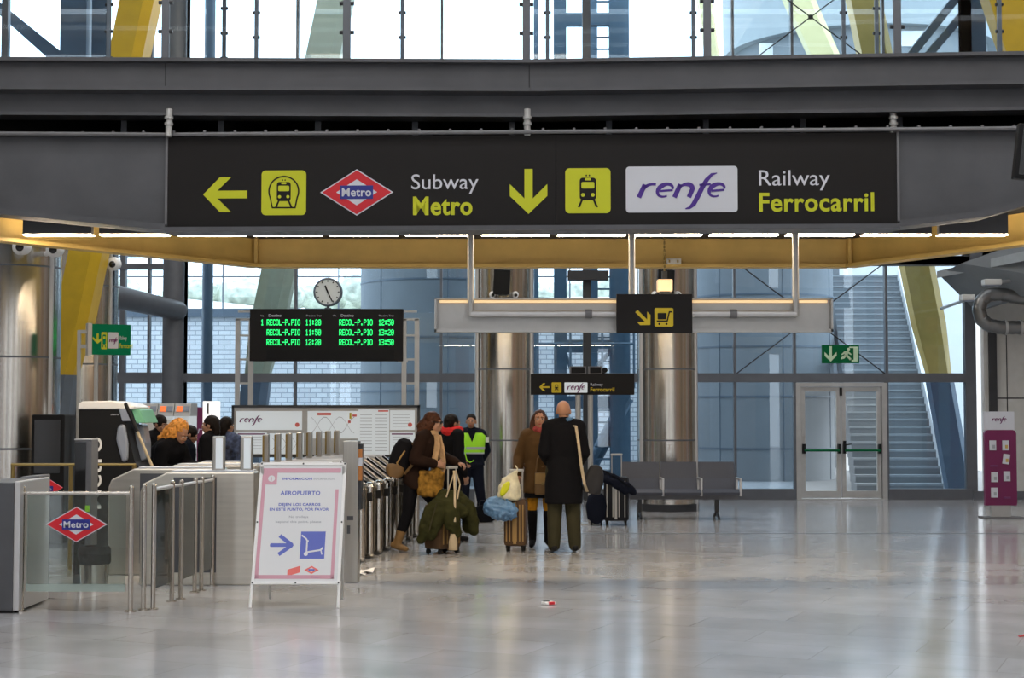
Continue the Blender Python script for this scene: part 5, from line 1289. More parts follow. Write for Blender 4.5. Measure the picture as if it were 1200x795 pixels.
def torso_secs(Q, g=0.0, wide=1.0, hem=None, flare=0.0, top=True):
    """rings up the trunk, grown by g; hem lowers the first ring to that height"""
    s = Q['s']; xa = (Q['sh_a'] - Q['sh_b']).normalized(); hx = (Q['hip_a'] - Q['hip_b']).normalized()
    S = []
    def ring(c, w_, d_, ax):
        up = (Q['neck'] - Q['pelvis']).normalized(); dep = up.cross(ax).normalized(); S.append((c, ax * (w_ * s * wide + g), dep * (d_ * s + g)))
    if hem is not None:
        h = Q['pelvis'].copy(); h.z = hem; h.x = (Q['kn_a'].x + Q['kn_b'].x) / 2 * .6 + Q['pelvis'].x * .4; h.y = (Q['kn_a'].y + Q['kn_b'].y) / 2 * .6 + Q['pelvis'].y * .4
        S.append((h, Vector((1, 0, 0)) * ((.17 + flare) * s * wide + g), Vector((0, 1, 0)) * ((.125 + flare) * s + g)))
        S.append((lerp(h, Q['pelvis'], .5), hx * ((.172 + flare * .5) * s * wide + g), Vector((0, 1, 0)) * ((.125 + flare * .5) * s + g)))
    else: ring(Q['pelvis'] - Vector((0, 0, .10 * s)), .15, .11, hx)
    ring(Q['pelvis'], .168, .122, hx); ring(Q['waist'], .145, .105, lerp(hx, xa, .5).normalized()); ring(Q['chest'], .165, .118, xa)
    ring(lerp(Q['chest'], Q['neck'], .55), .170, .105, xa); ring(lerp(Q['chest'], Q['neck'], .80), .140, .082, xa)
    if top: ring(Q['neck'], .062, .062, xa)
    return S
def hand(b, wr, d, n, s, curl=0.5, side=1):
    """palm, four bent fingers and a thumb; d along the hand, n out of the palm"""
    d = Vector(d).normalized(); n = (Vector(n) - d * Vector(n).dot(d)).normalized(); a = d.cross(n) * side
    R = Matrix((a, n, d)).transposed()
    b.ell(Vector(wr) + d * .05 * s, (.042 * s, .017 * s, .055 * s), R, 12, 8)
    for i, (o, l) in enumerate(((-.030, .062), (-.010, .072), (.011, .067), (.031, .052))):
        p0 = Vector(wr) + d * .088 * s + a * o * s; c1 = curl; d1 = (d * math.cos(c1) + n * math.sin(c1)); d2 = d * math.cos(c1 * 2.1) + n * math.sin(c1 * 2.1)
        p1 = p0 + d1 * l * .55 * s; p2 = p1 + d2 * l * .5 * s
        b.cap(p0 - d * .02 * s, p1, .0092 * s, .0085 * s, 8); b.cap(p1, p2, .0085 * s, .007 * s, 8)
    p0 = Vector(wr) + d * .035 * s - a * .032 * s; p1 = p0 + (d * .6 - a * .7 + n * .35).normalized() * .036 * s; p2 = p1 + (d * .75 + n * .55).normalized() * .03 * s
    b.cap(p0, p1, .012 * s, .0095 * s, 8); b.cap(p1, p2, .0095 * s, .0075 * s, 8)
def body(t, Q, skin='skin', curl=(.5, .5), nrm=None, legs=True):
    s = Q['s']; b = MB(); H = Q['head']; R = Q['HR']
    E = lambda c, r, RR=None: b.ell(H + R @ (Vector(c) * s), tuple(x * s for x in r), R @ (RR or Matrix.Identity(3)), 20, 14)
    E((0, .015, .025), (.077, .096, .092)); E((0, -.022, -.035), (.060, .070, .080)); E((0, -.055, -.082), (.032, .030, .028))
    E((0, -.096, -.018), (.013, .020, .026)); E((0, -.100, -.030), (.017, .015, .012))
    for q in (-1, 1): E((q * .078, .012, -.012), (.012, .022, .033)); E((q * .034, -.066, -.030), (.024, .024, .022)); E((q * .030, -.080, .022), (.026, .012, .010))
    E((0, -.088, -.058), (.024, .012, .007)); E((0, -.085, -.068), (.022, .012, .008))
    b.cap(Q['neck'] - Vector((0, 0, .05 * s)), H + R @ Vector((0, .02 * s, -.06 * s)), .058 * s, .050 * s, 14)
    b.loft(torso_secs(Q), 20, 2.2)
    for k in 'ab':
        b.cap(lerp(Q['neck'], Q['sh_' + k], .45), Q['sh_' + k], .062 * s, .056 * s); b.cap(Q['sh_' + k], Q['el_' + k], .052 * s, .040 * s); b.cap(Q['el_' + k], Q['wr_' + k], .041 * s, .027 * s)
        b.cap(Q['hip_' + k], Q['kn_' + k], .088 * s, .058 * s); b.cap(Q['kn_' + k], lerp(Q['kn_' + k], Q['an_' + k], .3), .056 * s, .055 * s); b.cap(lerp(Q['kn_' + k], Q['an_' + k], .3), Q['an_' + k], .055 * s, .038 * s)
        b.cap(Q['an_' + k] - Vector((0, 0, .035 * s)), Q['toe_' + k], .040 * s, .030 * s)
        d = Q['wr_' + k] - Q['el_' + k]; nn = (nrm or {}).get(k, (-1 if k == 'a' else 1, 0, 0))
        hand(b, Q['wr_' + k], (Q.get('hd_' + k) or d.normalized()), nn, s, curl[0 if k == 'a' else 1], 1 if k == 'a' else -1)
    o = b.build('body', skin, t, local=True, vox=.0075, sm=3)
    for q in (-1, 1):
        e = MB(); e.ell(H + R @ (Vector((q * .030, -.0865, .004)) * s), (.014 * s, .008 * s, .0075 * s), R, 10, 8); ey = e.build('eye', 'white', t, local=True, smooth=True)
        e = MB(); e.ell(H + R @ (Vector((q * .030, -.0930, .004)) * s), (.0075 * s, .004 * s, .0072 * s), R, 10, 8); e.build('iris', 'hair_dark', ey, local=True, smooth=True)
        e = MB(); e.cap(H + R @ (Vector((q * .014, -.094, .026)) * s), H + R @ (Vector((q * .046, -.082, .026)) * s), .005 * s, .003 * s, 8); e.build('eyebrow', 'hair_brown', t, local=True, smooth=True)
    e = MB(); e.ell(H + R @ (Vector((0, -.0985, -.060)) * s), (.022 * s, .006 * s, .005 * s), R, 10, 8); e.ell(H + R @ (Vector((0, -.0965, -.068)) * s), (.019 * s, .006 * s, .005 * s), R, 10, 8); e.build('mouth', 'lips', t, local=True, smooth=True)
    return o
def trousers(t, Q, m, g=.018, cuff=.03, to='an', name='trousers', w0=1.0):
    s = Q['s']; b = MB()
    b.loft(torso_secs(Q, g * .8)[:3], 20, 2.2)
    for k in 'ab':
        e = Q['an_' + k] + Vector((0, 0, cuff * s)) if to == 'an' else lerp(Q['kn_' + k], Q['an_' + k], to)
        b.cap(Q['hip_' + k], Q['kn_' + k], .090 * s + g, .060 * s + g * w0); b.cap(Q['kn_' + k], e, .060 * s + g * w0, (.046 if to == 'an' else .052) * s + g * w0)
    return b.build(name, m, t, local=True, vox=.011, sm=3, disp=(.012, .09))
def shoe(t, Q, k, m, high=0.0, name='shoe', mh=None):
    s = Q['s']; a, q = Q['an_' + k], Q['toe_' + k]; b = MB()
    d = (q - a); d2 = Vector((d.x, d.y, 0)).normalized(); dd = d.normalized(); up = dd.orthogonal()
    heel = a - dd * .02 * s - Vector((0, 0, .035 * s))
    b.cap(heel - d2 * .025 * s + Vector((0, 0, .0)), lerp(a, q, .55) - Vector((0, 0, .012 * s)), .040 * s, .042 * s, 12); b.cap(lerp(a, q, .5) - Vector((0, 0, .012 * s)), q + d2 * .03 * s, .042 * s, .030 * s, 12)
    b.cap(heel, a + Vector((0, 0, .02 * s)), .042 * s, .045 * s, 12)
    if high: b.cap(a - Vector((0, 0, .02)), lerp(Q['an_' + k], Q['kn_' + k], high), .047 * s, .064 * s, 14)
    o = b.build(name, m, t, local=True, vox=.008, sm=2)
    # flatten what would sink into the floor
    for v in o.data.vertices:
        if v.co.z < .004: v.co.z = .004
    return o
def coat(t, Q, m, hem, g=.03, flare=.02, name='coat', sleeve=.93, wide=1.0, vox=.012, disp=(.014, .10), arms='ab', collar=True, ag=None):
    s = Q['s']; b = MB(); b.loft(torso_secs(Q, g, wide, hem, flare), 24, 2.3)
    ag = g * .75 if ag is None else ag
    if collar: b.cap(Q['neck'] - Vector((0, 0, .02 * s)), Q['neck'] + Vector((0, 0, .025 * s)), .070 * s + g * .5, .064 * s + g * .4, 16)
    for k in arms:
        b.cap(lerp(Q['neck'], Q['sh_' + k], .4), Q['sh_' + k], .066 * s + g * .6, .060 * s + ag); b.cap(Q['sh_' + k], Q['el_' + k], .057 * s + ag, .047 * s + ag); b.cap(Q['el_' + k], lerp(Q['el_' + k], Q['wr_' + k], sleeve), .047 * s + ag, .036 * s + ag)
    return b.build(name, m, t, local=True, vox=vox, sm=3, disp=disp)
def hair(t, Q, m, locks=(), cap_=(.088, .108, .100), off=(0, .026, .034), name='hair', vox=.010, disp=(.016, .03), face=True):
    s = Q['s']; H, R = Q['head'], Q['HR']; b = MB(); f = lambda v: H + R @ (Vector(v) * s)
    b.ell(f(off), tuple(x * s for x in cap_), R, 20, 14)
    for p0, p1, r0, r1 in locks: b.cap(f(p0), f(p1), r0 * s, r1 * s, 12)
    return b.build(name, m, t, local=True, vox=vox, sm=2, disp=disp)
def ring_scarf(t, Q, m, r=.085, th=.035, tails=(), name='scarf', z=.0):
    s = Q['s']; b = MB(); c = Q['neck'] + Vector((0, -.01 * s, z * s)); n = 16
    pts = [c + Vector((r * s * math.cos(2 * PI * i / n), r * s * math.sin(2 * PI * i / n) * .95, .012 * math.sin(4 * PI * i / n))) for i in range(n + 1)]
    for p, q in zip(pts, pts[1:]): b.cap(p, q, th * s, th * s, 8)
    for tl in tails:
        for p, q in zip(tl, tl[1:]): 
            for o in (-.022, 0, .022): b.cap((Vector(p) + Vector((o * .4, o, 0))) * s, (Vector(q) + Vector((o * .4, o, 0))) * s, .017 * s, .017 * s, 8)
    return b.build(name, m, t, local=True, vox=.009, sm=2, disp=(.010, .04))

# ---- walking woman with backpack (faces right)
Yw = 18.2; kw = Yw / F
t, Q = person((gx(493, Yw), Yw, 0), PI / 2, 1.0, dict(
    pelvis=(0, .07, .88), waist=(0, .03, 1.01), chest=(0, -.03, 1.20), neck=(0, -.10, 1.385), head=(0, -.155, 1.515),
    sh_b=(-.175, -.02, 1.33), el_b=(-.24, .06, 1.08), wr_b=(-.19, -.18, 1.035), sh_a=(.17, -.08, 1.34), el_a=(.20, -.22, 1.12), wr_a=(.07, -.43, 1.035),
    hip_b=(-.09, .09, .86), kn_b=(-.10, .14, .45), an_b=(-.09, .27, .105), toe_b=(-.10, .19, .035),
    hip_a=(.09, .06, .86), kn_a=(.10, -.20, .52), an_a=(.10, -.22, .09), toe_a=(.10, -.36, .03), yaw=-.15, pitch=.10), 'woman in dark brown coat and sunglasses walking with a backpack and beige scarf')
Q['hd_a'] = Vector((-.3, -.9, -.2)); 
body(t, Q, 'skin_dim', curl=(.9, .6), nrm={'b': (1, 0, 0), 'a': (0, 0, -1)})
trousers(t, Q, 'cloth_black', .012, to=.55)
shoe(t, Q, 'b', 'tan_boot', .62, 'boot'); shoe(t, Q, 'a', 'tan_boot', .62, 'boot')
coat(t, Q, 'cloth_brown', .74, .028, .015)
hair(t, Q, 'hair_brown', locks=[((0, .06, .02), (-.02, .14, -.06), .075, .06), ((-.03, .10, -.02), (-.06, .15, -.20), .06, .045), ((-.06, .02, -.02), (-.08, .09, -.15), .045, .04), ((.05, .08, -.04), (.03, .15, -.17), .05, .035)])
b = MB(); H, R = Q['head'], Q['HR']; f = lambda v: H + R @ Vector(v)
for q in (-1, 1): b.ell(f((q * .033, -.096, .006)), (.028, .010, .020), R, 12, 8); b.cap(f((q * .06, -.085, .01)), f((q * .085, .0, .012)), .004, .004, 6)
b.cap(f((-.01, -.104, .012)), f((.01, -.104, .012)), .004, .004, 6); b.build('sunglasses', 'black_gloss', t, local=True, smooth=True)
ring_scarf(t, Q, 'scarf_beige', .075, .032, tails=[[(-.06, -.19, 1.36), (-.11, -.20, 1.22), (-.13, -.17, 1.05), (-.16, -.15, .86)], [(-.02, -.21, 1.36), (-.06, -.25, 1.20), (-.08, -.27, 1.04), (-.10, -.26, .93)]])
b = MB(); b.loft(torso_secs(Q, .036)[0:3], 20, 2.3); b.build('belt', 'scarf_beige', t, local=True) if False else b.bm.free()
b = MB()
b.box((-.17, -.13, .80), (.10, .30, .30), rot=Matrix.Rotation(.12, 3, 'X'), bev=.03); b.cap((-.16, -.20, .95), (-.17, -.05, .70), .05, .06)
o = b.build('plaid_wrap', 'plaid', t, local=True, vox=.012, sm=3, disp=(.03, .06))
bp = thing('backpack', 'black and brown backpack on the back of the walking woman', 'backpack', (gx(470, Yw), Yw - .02, .95))
b = MB(); c = at(470, 537, Yw - .06); R = Matrix.Rotation(.28, 3, 'Y')
b.loft([(c + R @ Vector((0, 0, z)), R @ Vector((w_, 0, 0)), Vector((0, .15 * f_, 0))) for z, w_, f_ in ((-.24, .07, .6), (-.21, .115, .95), (-.05, .135, 1), (.1, .125, 1), (.2, .09, .85), (.235, .04, .5))], 20, 2.6); b.build('pack', 'cloth_black', bp, smooth=True)
b = MB(); b.loft([(c + R @ Vector((-.02, -.11, z)), R @ Vector((w_, 0, 0)), Vector((0, .06, 0))) for z, w_ in ((-.235, .06), (-.2, .10), (-.15, .115), (-.10, .10), (-.08, .05))], 16, 2.6); b.build('front_pocket', 'bag_brown', bp, smooth=True)
b = MB(); b.tube([c + R @ Vector(v) for v in ((.09, -.10, .20), (.16, -.14, .24), (.19, -.15, .12), (.15, -.13, -.05), (.10, -.10, -.16))], .018, 8); b.build('strap', 'bag_brown', bp, smooth=True)
b = MB(); b.tube([c + R @ Vector(v) for v in ((.05, -.13, -.18), (-.02, -.165, -.06), (.03, -.155, .1))], .010, 6); b.build('zip', 'bag_tan', bp, smooth=True)

# ---- suitcase under the olive jacket
Ys = 17.9; x0 = gx(519, Ys)
def trolley_case(name, label, x, Y, rz, w_, d_, h, m, mrib, handle, wheels=True, ribs=5, hoff=(0, 0)):
    t = thing(name, label, 'suitcase', (x, Y, 0), rz)
    b = MB(); b.box((0, 0, .06 + h / 2), (w_, d_, h), bev=.045); b.build('shell', m, t, local=True, smooth=True)
    b = MB()
    for q in range(ribs):
        xx = -w_ * .36 + w_ * .72 * q / max(1, ribs - 1); b.bb(xx - .007, xx + .007, -d_ / 2 - .008, -d_ / 2 + .01, .12, h)
    b.build('rib', mrib, t, local=True)
    b = MB(); b.bb(-.018, .018, -d_ / 2 - .012, -d_ / 2 + .01, .09, h + .03); b.build('zip_band', mrib, t, local=True)
    for sx in (-1, 1):
        for sy in (-1, 1):
            b = MB(); cx, cy = sx * (w_ / 2 - .045), sy * (d_ / 2 - .04); b.cyl((cx - .012, cy, .032), (cx + .012, cy, .032), .032, n=14); b.bb(cx - .018, cx + .018, cy - .018, cy + .018, .04, .075); b.build('wheel', 'rubber', t, local=True)
    b = MB()
    hx_, hy_ = hoff[0], d_ / 2 - .05 + hoff[1]
    for sx in (-1, 1): b.cyl((hx_ + sx * .07, hy_, h), (hx_ + sx * .07, hy_, handle), .009, n=8)
    b.bb(hx_ - .085, hx_ + .085, hy_ - .02, hy_ + .02, handle, handle + .03, bev=.008); b.build('pull_handle', 'alu_matt', t, local=True)
    return t
c1 = trolley_case('trolley_suitcase', 'brown trolley suitcase half covered by the olive jacket, pulled by the walking woman', gx(519, Ys), Ys, .9, .38, .26, .52, 'case_brown', 'bag_tan', .98, hoff=(.06, -.17))
b = MB(); hx, hz = (gx(532, Ys) - gx(515, Ys)), 0
t = thing('olive_jacket', 'olive green jacket draped over the brown trolley suitcase', 'jacket', (gx(515, Ys), Ys, .62))
P2 = lambda px, py, dy=0.0: at(px, py, Ys + dy)
b = MB()
def blanket(rows):
    for r in rows:
        for (p, ra), (q, rb) in zip(r, r[1:]): b.cap(P2(*p), P2(*q), ra * kw, rb * kw, 12)
blanket([[((518, 586, -.12), 8), ((505, 602, -.18), 10), ((499, 622, -.2), 9), ((493, 633, -.2), 5)],
         [((522, 583, -.1), 9), ((515, 600, -.22), 9), ((510, 615, -.24), 8), ((505, 628, -.22), 6)],
         [((530, 583, -.1), 9), ((528, 600, -.24), 10), ((530, 615, -.24), 9), ((535, 625, -.22), 6)],
         [((536, 582, 0), 8), ((547, 594, -.05), 9), ((553, 609, -.05), 8), ((555, 622, -.05), 6)],
         [((540, 588, 0.05), 8), ((549, 606, .05), 9), ((548, 620, 0), 6)],
         [((520, 582, .1), 9), ((512, 600, .2), 9), ((510, 620, .2), 7)],
         [((510, 596, -.2), 9), ((525, 592, -.22), 8), ((541, 600, -.15), 8)]])
b.build('cloth', 'jacket_olive', t, vox=.012, sm=3, disp=(.028, .06))
b = MB(); b.tube([P2(512, 590, -.30), P2(507, 606, -.33), P2(503, 622, -.33)], .008, 6); b.build('seam', 'cloth_olive', t)
# beige strap bag handles on the suitcase handle
t = thing('handbag', 'beige straps and pouch of a bag hung on the trolley handle', 'bag', P2(533, 560, -.2))
b = MB(); b.tube([P2(532, 552, -.16), P2(533, 575, -.24), P2(533, 600, -.30), P2(533, 612, -.32)], .013, 8); b.tube([P2(533, 552, -.15), P2(527, 570, -.18), P2(523, 583, -.22)], .009, 8); b.tube([P2(534, 552, -.15), P2(539, 568, -.15), P2(536, 585, -.2)], .009, 8); b.build('strap', 'strap_beige', t, smooth=True)
b = MB(); b.loft([(P2(531, 645, -.22), (.05, 0, 0), (0, .03, 0)), (P2(531, 635, -.24), (.05, 0, 0), (0, .04, 0)), (P2(531, 626, -.26), (.03, 0, 0), (0, .02, 0))], 12); b.build('pouch', 'strap_beige', t, smooth=True)

# ---- person with the red scarf behind
Yr = 19.6
t, Q = person((gx(529, Yr), Yr, 0), math.radians(125), .96, dict(head=(0, -.02, 1.555), neck=(0, 0, 1.41), wr_a=(.20, -.2, 1.0), el_a=(.25, 0, 1.1), kn_a=(.10, -.08, .50)), 'person in black with a bright red scarf walking behind the woman with the backpack')
body(t, Q, 'skin_dim'); trousers(t, Q, 'cloth_black'); shoe(t, Q, 'a', 'black'); shoe(t, Q, 'b', 'black'); coat(t, Q, 'cloth_black', .72, .03, .02)
hair(t, Q, 'hair_dark', locks=[((0, .08, -.02), (0, .09, -.09), .06, .045)])
ring_scarf(t, Q, 'scarf_red', .095, .062, z=.045)

# ---- guard
Yg = 23.0
t, Q = person((gx(552, Yg), Yg, 0), .12, .935, dict(wr_a=(.17, .12, .95), el_a=(.27, .09, 1.14), wr_b=(-.13, -.14, .96), el_b=(-.25, .02, 1.13), kn_a=(.14, -.03, .5), an_a=(.20, .02, .085), toe_a=(.26, -.10, .03), yaw=-.2), 'security guard in navy uniform and bright green reflective vest')
body(t, Q); trousers(t, Q, 'cloth_navy', .02); shoe(t, Q, 'a', 'black'); shoe(t, Q, 'b', 'black'); coat(t, Q, 'cloth_navy', .84, .022, .0, name='uniform_jacket', wide=1.1)
hair(t, Q, 'hair_dark', cap_=(.082, .10, .085), off=(0, .024, .042), disp=(.006, .03))
s = Q['s']; b = MB(); b.loft([q for q in torso_secs(Q, .046, 1.10)][2:6], 24, 2.3); v = b.build('vest', 'hi_vis', t, local=True, smooth=True)
b = MB(); S = torso_secs(Q, .050, 1.10); b.loft([(lerp(S[2][0], S[3][0], f), lerp(S[2][1], S[3][1], f), lerp(S[2][2], S[3][2], f)) for f in (.34, .56)], 24, 2.3); b.build('reflective_band', 'reflective', v, local=True)
b = MB(); b.loft([(lerp(S[2][0], S[3][0], f), lerp(S[2][1], S[3][1], f), lerp(S[2][2], S[3][2], f)) for f in (.0, .12)], 24, 2.3); b.build('reflective_band', 'reflective', v, local=True)
b = MB(); c = lerp(Q['chest'], Q['neck'], .5); b.prism([(c.x - .07, c.z + .10), (c.x + .07, c.z + .10), (c.x, c.z - .09)], c.y - .162, c.y - .08); b.build('collar', 'cloth_navy', v, local=True)
b = MB(); p = lerp(Q['sh_a'], Q['el_a'], .35); b.box(p + Vector((.045, -.062, 0)), (.05, .012, .08)); b.build('arm_badge', 'white', t, local=True)
b = MB(); b.tube([Q['waist'] + Vector(v) for v in ((-.09, -.15, .12), (-.10, -.16, 0), (-.08, -.165, -.08), (-.03, -.165, -.12), (.03, -.16, -.09))], .008, 6); b.build('lanyard', 'hi_vis', t, local=True)
t = thing('holdall', 'dark holdall on the floor beside the guard by the steel column', 'bag', (gx(567, Yg), Yg, 0))
b = MB(); xg = gx(567, Yg); b.loft([((xg, Yg, z), (w_, 0, 0), (0, .14, 0)) for z, w_ in ((0, .12), (.03, .17), (.14, .17), (.22, .12), (.25, .05))], 18, 2.6); b.build('bag_body', 'cloth_black', t, smooth=True)
b = MB(); b.tube([(xg - .08, Yg - .08, .2), (xg - .05, Yg - .1, .32), (xg + .05, Yg - .1, .32), (xg + .08, Yg - .08, .2)], .01, 8); b.build('handle', 'bag_grey', t, smooth=True)

# ---- woman in the tan coat
Yt = 18.75
t, Q = person((gx(633, Yt), Yt, 0), .10, .965, dict(head=(-.01, -.02, 1.60), wr_b=(-.30, -.10, .92), el_b=(-.265, .05, 1.13), wr_a=(.20, -.16, 1.0), el_a=(.24, .0, 1.12), an_a=(.10, .02, .10), an_b=(-.095, .02, .10), yaw=-.05, pitch=-.10, roll=.05), 'smiling woman in tan coat, mustard tights and tall black boots')
body(t, Q, curl=(.6, 1.1), nrm={'b': (.2, 1, 0)})
b = MB(); b.loft(torso_secs(Q, .018, 1.0, .60, .02)[:2], 22, 2.3); b.build('skirt', 'cloth_black', t, local=True, smooth=True)
trousers(t, Q, 'mustard', .006, to=.10, name='tights')
shoe(t, Q, 'a', 'cloth_black', .86, 'boot'); shoe(t, Q, 'b', 'cloth_black', .86, 'boot')
coat(t, Q, 'cloth_tan', .655, .034, .018, wide=1.02)
hair(t, Q, 'hair_brown', locks=[((-.06, .03, .02), (-.095, .0, -.13), .05, .035), ((.06, .03, .02), (.095, .0, -.13), .05, .035), ((0, .07, 0), (0, .08, -.13), .07, .06)], off=(0, .034, .036))
ring_scarf(t, Q, 'scarf_rose', .082, .042, tails=[[(.02, -.12, 1.40), (.03, -.16, 1.30), (.04, -.165, 1.18)]], z=.02)
b = MB()
for q in range(5): b.ell((Q['chest'].x + .01, -.162, .76 + q * .11), (.012, .006, .012), None, 10, 6)
b.build('button', 'bag_brown', t, local=True)
t = thing('shoulder_handbag', 'square tan handbag hanging at the front of the woman in the tan coat', 'handbag', at(636, 567, Yt - .24))
c = at(636, 567, Yt - .23); b = MB(); b.box(c, (.19, .06, .27), bev=.02); b.build('bag_body', 'bag_brown', t, smooth=True)
b = MB(); b.box(c + Vector((0, -.034, .06)), (.185, .012, .13), bev=.006); b.build('flap', 'bag_tan', t)
b = MB(); b.box(c + Vector((0, -.043, .0)), (.03, .01, .03), bev=.004); b.build('clasp', 'brass', t)
b = MB(); b.tube([c + Vector(v) for v in ((-.085, 0, .12), (-.06, -.0, .3), (.02, .02, .48), (.09, .10, .60))], .009, 8); b.build('strap', 'bag_brown', t, smooth=True)
# ---- brown hard-shell suitcase with carrier bags
Yb = 18.25
trolley_case('cabin_suitcase', 'brown ribbed cabin suitcase beside the woman in the tan coat', gx(604.5, Yb), Yb, -.12, .27, .24, .55, 'case_brown', 'bag_tan', .93, ribs=6)
t = thing('carrier_bag', 'white and yellow plastic carrier bag held above the brown cabin suitcase', 'carrier bag', at(598, 570, Yb - .1))
b = MB(); c = at(598, 571, Yb - .13)
b.loft([(c + Vector((x, 0, z)), (w_, 0, 0), (0, d_, 0)) for x, z, w_, d_ in ((-.0, -.155, .10, .07), (-.01, -.12, .135, .09), (-.01, 0, .13, .09), (.0, .10, .09, .06), (.04, .155, .045, .03), (.07, .19, .02, .02))], 20, 2.2); b.build('bag_body', 'bag_plastic', t, vox=.011, sm=2, disp=(.03, .05))
b = MB(); b.ell(c + Vector((-.06, -.075, -.02)), (.045, .03, .10), Matrix.Rotation(.5, 3, 'Y'), 12, 8); b.build('printed_patch', 'sign_yellow', t, smooth=True)
b = MB(); b.tube([c + Vector(v) for v in ((.06, 0, .17), (.085, .0, .215), (.06, .03, .25))], .008, 6); b.build('handle', 'bag_plastic', t)
t = thing('blue_bag', 'light blue cloth bag hanging in front of the brown cabin suitcase', 'bag', at(587, 598, Yb - .2))
b = MB(); c = at(586.5, 597, Yb - .2); Rb = Matrix.Rotation(.25, 3, 'Y')
b.loft([(c + Rb @ Vector((x, 0, 0)), Rb @ Vector((0, 0, h_)), Vector((0, d_, 0))) for x, h_, d_ in ((-.20, .03, .03), (-.175, .085, .07), (-.08, .12, .09), (.05, .125, .09), (.15, .09, .07), (.20, .04, .04))], 20, 2.2); b.build('bag_body', 'bag_blue', t, vox=.011, sm=2, disp=(.06, .045))
b = MB(); b.tube([c + Vector(v) for v in ((.06, 0, .11), (.13, .02, .13), (.20, .05, .125), (.22, .12, .10))], .011, 8); b.build('drawstring', 'bag_blue', t)

# ---- bald man seen from behind
Ym = 18.05
t, Q = person((gx(660.5, Ym), Ym, 0), PI + .05, 1.035, dict(head=(0, -.01, 1.595), sh_a=(.165, 0, 1.415), sh_b=(-.165, 0, 1.415), wr_a=(.16, -.22, 1.02), el_a=(.225, .02, 1.13), wr_b=(-.18, -.18, 1.0), el_b=(-.225, .03, 1.12), an_a=(.115, .02, .085), an_b=(-.125, .02, .085), hip_a=(.1, 0, .92), hip_b=(-.1, 0, .92), yaw=-.25), 'bald man in long black coat and olive trousers seen from behind')
body(t, Q); trousers(t, Q, 'cloth_olive', .026, cuff=.0, w0=1.1); shoe(t, Q, 'a', 'black'); shoe(t, Q, 'b', 'black')
coat(t, Q, 'cloth_black', .57, .036, .012, wide=1.0, ag=.028)
hair(t, Q, 'hair_brown', cap_=(.0805, .094, .045), off=(0, .024, -.022), disp=(.003, .03), vox=.007) if False else None
b = MB(); b.tube([Q['neck'] + Vector(v) for v in ((-.085, .02, .06), (-.07, .055, .055), (-.03, .08, .05))], .022, 8); b.build('scarf', 'bag_blue', t, local=True, smooth=True)
t = thing('shoulder_bag', 'dark grey shoulder bag with pale strap on the bald man', 'shoulder bag', at(695, 562, Ym + .05))
b = MB(); c = at(696, 562, Ym - .02); Rm = Matrix.Rotation(.22, 3, 'Y')
b.loft([(c + Rm @ Vector((0, 0, z)), Rm @ Vector((w_, 0, 0)), Vector((0, .075, 0))) for z, w_ in ((-.17, .05), (-.155, .11), (-.05, .12), (.08, .10), (.15, .07), (.17, .02))], 18, 2.7); b.build('bag_body', 'bag_grey', t, smooth=True)
b = MB(); pts = [at(x, y, Ym + d) for x, y, d in ((671, 499, -.06), (675, 500, -.135), (678, 520, -.225), (681, 545, -.235), (685, 568, -.235), (688, 576, -.12))]
for p, q in zip(pts, pts[1:]): 
    for o in (-.009, .009): b.cap(p + Vector((o, 0, 0)), q + Vector((o, 0, 0)), .010, .010, 8)
b.build('strap', 'strap_beige', t, vox=.008, sm=2)
# ---- black trolley case with a jacket
Yc = 22.4
c2 = trolley_case('black_suitcase', 'black ribbed trolley suitcase with dark jacket beside the metal bench', gx(722, Yc), Yc, -.12, .36, .26, .64, 'case_black', 'alu_matt', 1.0, ribs=4)
t = thing('dark_backpack', 'navy bag leaning against the black suitcase behind the bald man', 'bag', (gx(698, Yc), Yc - .1, 0))
b = MB(); xg = gx(698, Yc); b.loft([((xg, Yc - .1, z), (w_, 0, 0), (0, .13, 0)) for z, w_ in ((.03, .05), (.10, .13), (.28, .155), (.42, .12), (.48, .05))], 18, 2.5); b.build('bag_body', 'cloth_navy', t, smooth=True)
for sx in (-1, 1):
    b = MB(); b.cyl((xg + sx * .07 - .012, Yc - .1, .03), (xg + sx * .07 + .012, Yc - .1, .03), .03, n=12); b.build('wheel', 'rubber', t)
t = thing('folded_jacket', 'dark navy jacket draped over the top of the black suitcase', 'jacket', at(720, 565, Yc))
b = MB(); P2 = lambda px, py, dy=0.0: at(px, py, Yc + dy)
for r in ([(700, 553, 0), (718, 560, -.1), (735, 570, -.12), (742, 577, -.1)], [(704, 558, -.1), (720, 566, -.16), (733, 576, -.16)], [(698, 556, .05), (716, 562, .1), (738, 574, .05)]):
    for p, q in zip(r, r[1:]): b.cap(P2(*p), P2(*q), .065, .055, 10)
b.build('cloth', 'cloth_navy', t, vox=.012, sm=3, disp=(.03, .06))
b = MB(); b.tube([P2(706, 552, -.12), P2(722, 560, -.18), P2(738, 571, -.18)], .008, 6); b.build('seam', 'cloth_black', t)

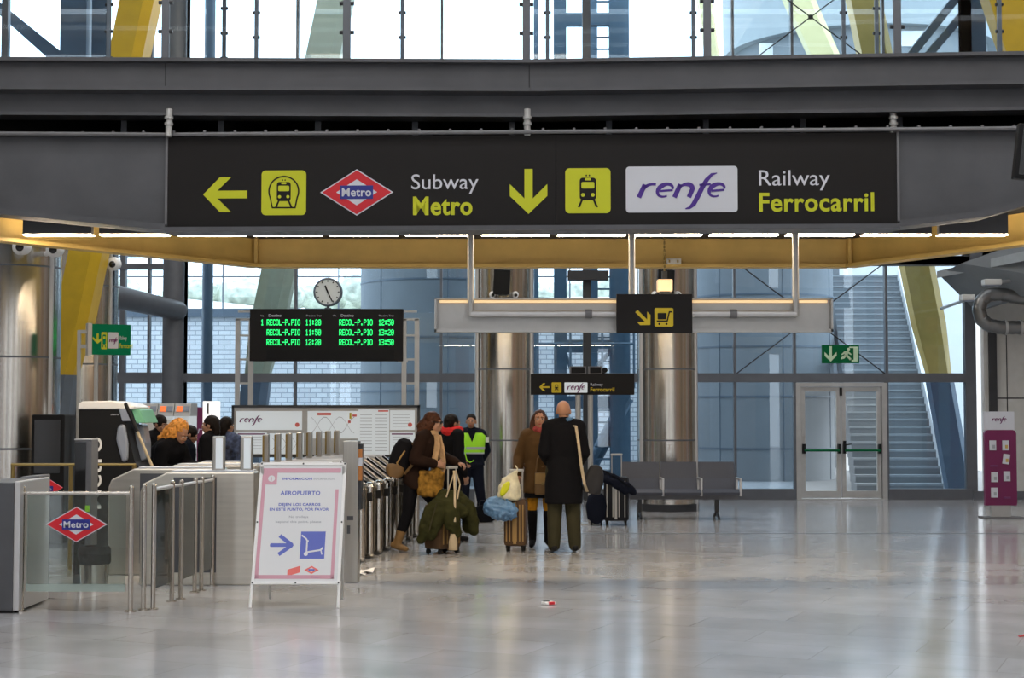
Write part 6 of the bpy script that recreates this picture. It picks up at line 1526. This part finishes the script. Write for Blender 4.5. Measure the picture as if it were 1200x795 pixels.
# ---- people behind the gates
Yo = 18.1
t, Q = person((gx(192, Yo), Yo, 0), math.radians(78), 1.0, dict(pelvis=(0, .13, .93), waist=(0, .07, 1.05), chest=(0, -.05, 1.17), neck=(0, -.15, 1.29), head=(-.01, -.215, 1.385), sh_b=(-.19, -.08, 1.21), sh_a=(.19, -.12, 1.22), el_b=(-.24, -.05, .98), wr_b=(-.15, -.28, .93), el_a=(.24, -.2, 1.0), wr_a=(.15, -.4, .98), hip_a=(.09, .13, .92), hip_b=(-.09, .13, .92), kn_a=(.1, .02, .5), kn_b=(-.1, .06, .5), yaw=-.35, pitch=.55), 'woman with orange wavy hair in black coat bending over the gates')
body(t, Q); trousers(t, Q, 'cloth_black'); shoe(t, Q, 'a', 'black'); shoe(t, Q, 'b', 'black'); coat(t, Q, 'cloth_black', .7, .045, .02, wide=1.15)
hair(t, Q, 'hair_orange', cap_=(.108, .112, .105), off=(0, .055, .055), locks=[((-.075, .04, 0), (-.11, .05, -.17), .06, .045), ((-.07, .10, 0), (-.10, .14, -.16), .06, .05), ((.07, .05, 0), (.11, .08, -.14), .06, .05), ((0, .12, 0), (0, .20, -.10), .08, .05)], disp=(.05, .035))
def bystander(px, Y, rz, s, label, hairm, coatm, locks=(), J=None, extra=None):
    t, Q = person((gx(px, Y), Y, 0), rz, s, J or {}, label); body(t, Q, 'skin_dim'); trousers(t, Q, 'cloth_black'); shoe(t, Q, 'a', 'black'); shoe(t, Q, 'b', 'black'); coat(t, Q, coatm, .70, .035, .01, wide=1.05)
    hair(t, Q, hairm, locks=locks, disp=(.012, .03)); return t, Q
bystander(186, 19.75, math.radians(60), .935, 'man with short dark hair at the ticket machines behind the orange haired woman', 'hair_dark', 'cloth_black', J=dict(head=(0, -.04, 1.58), pitch=.25))
t, Q = bystander(217, 19.0, math.radians(100), .88, 'person in dark hooded top close behind the orange haired woman', 'hair_dark', 'cloth_navy', J=dict(head=(0, -.08, 1.54), neck=(0, -.03, 1.42), pitch=.5))
b = MB(); b.cap(Q['neck'] + Vector((-.09, .07, .0)), Q['neck'] + Vector((.09, .07, .0)), .05, .05, 12); b.build('hood', 'cloth_navy', t, local=True, smooth=True)
bystander(247, 18.6, math.radians(-100), .925, 'person with black hair in black coat in front of the white totem', 'hair_dark', 'cloth_black', locks=[((0, .07, 0), (0, .09, -.10), .07, .05)])
t, Q = bystander(266, 19.4, math.radians(150), .915, 'person with dark hair and blue patterned jacket beside the information board', 'hair_dark', 'denim_pattern', locks=[((0, .07, 0), (0, .09, -.10), .07, .05)])
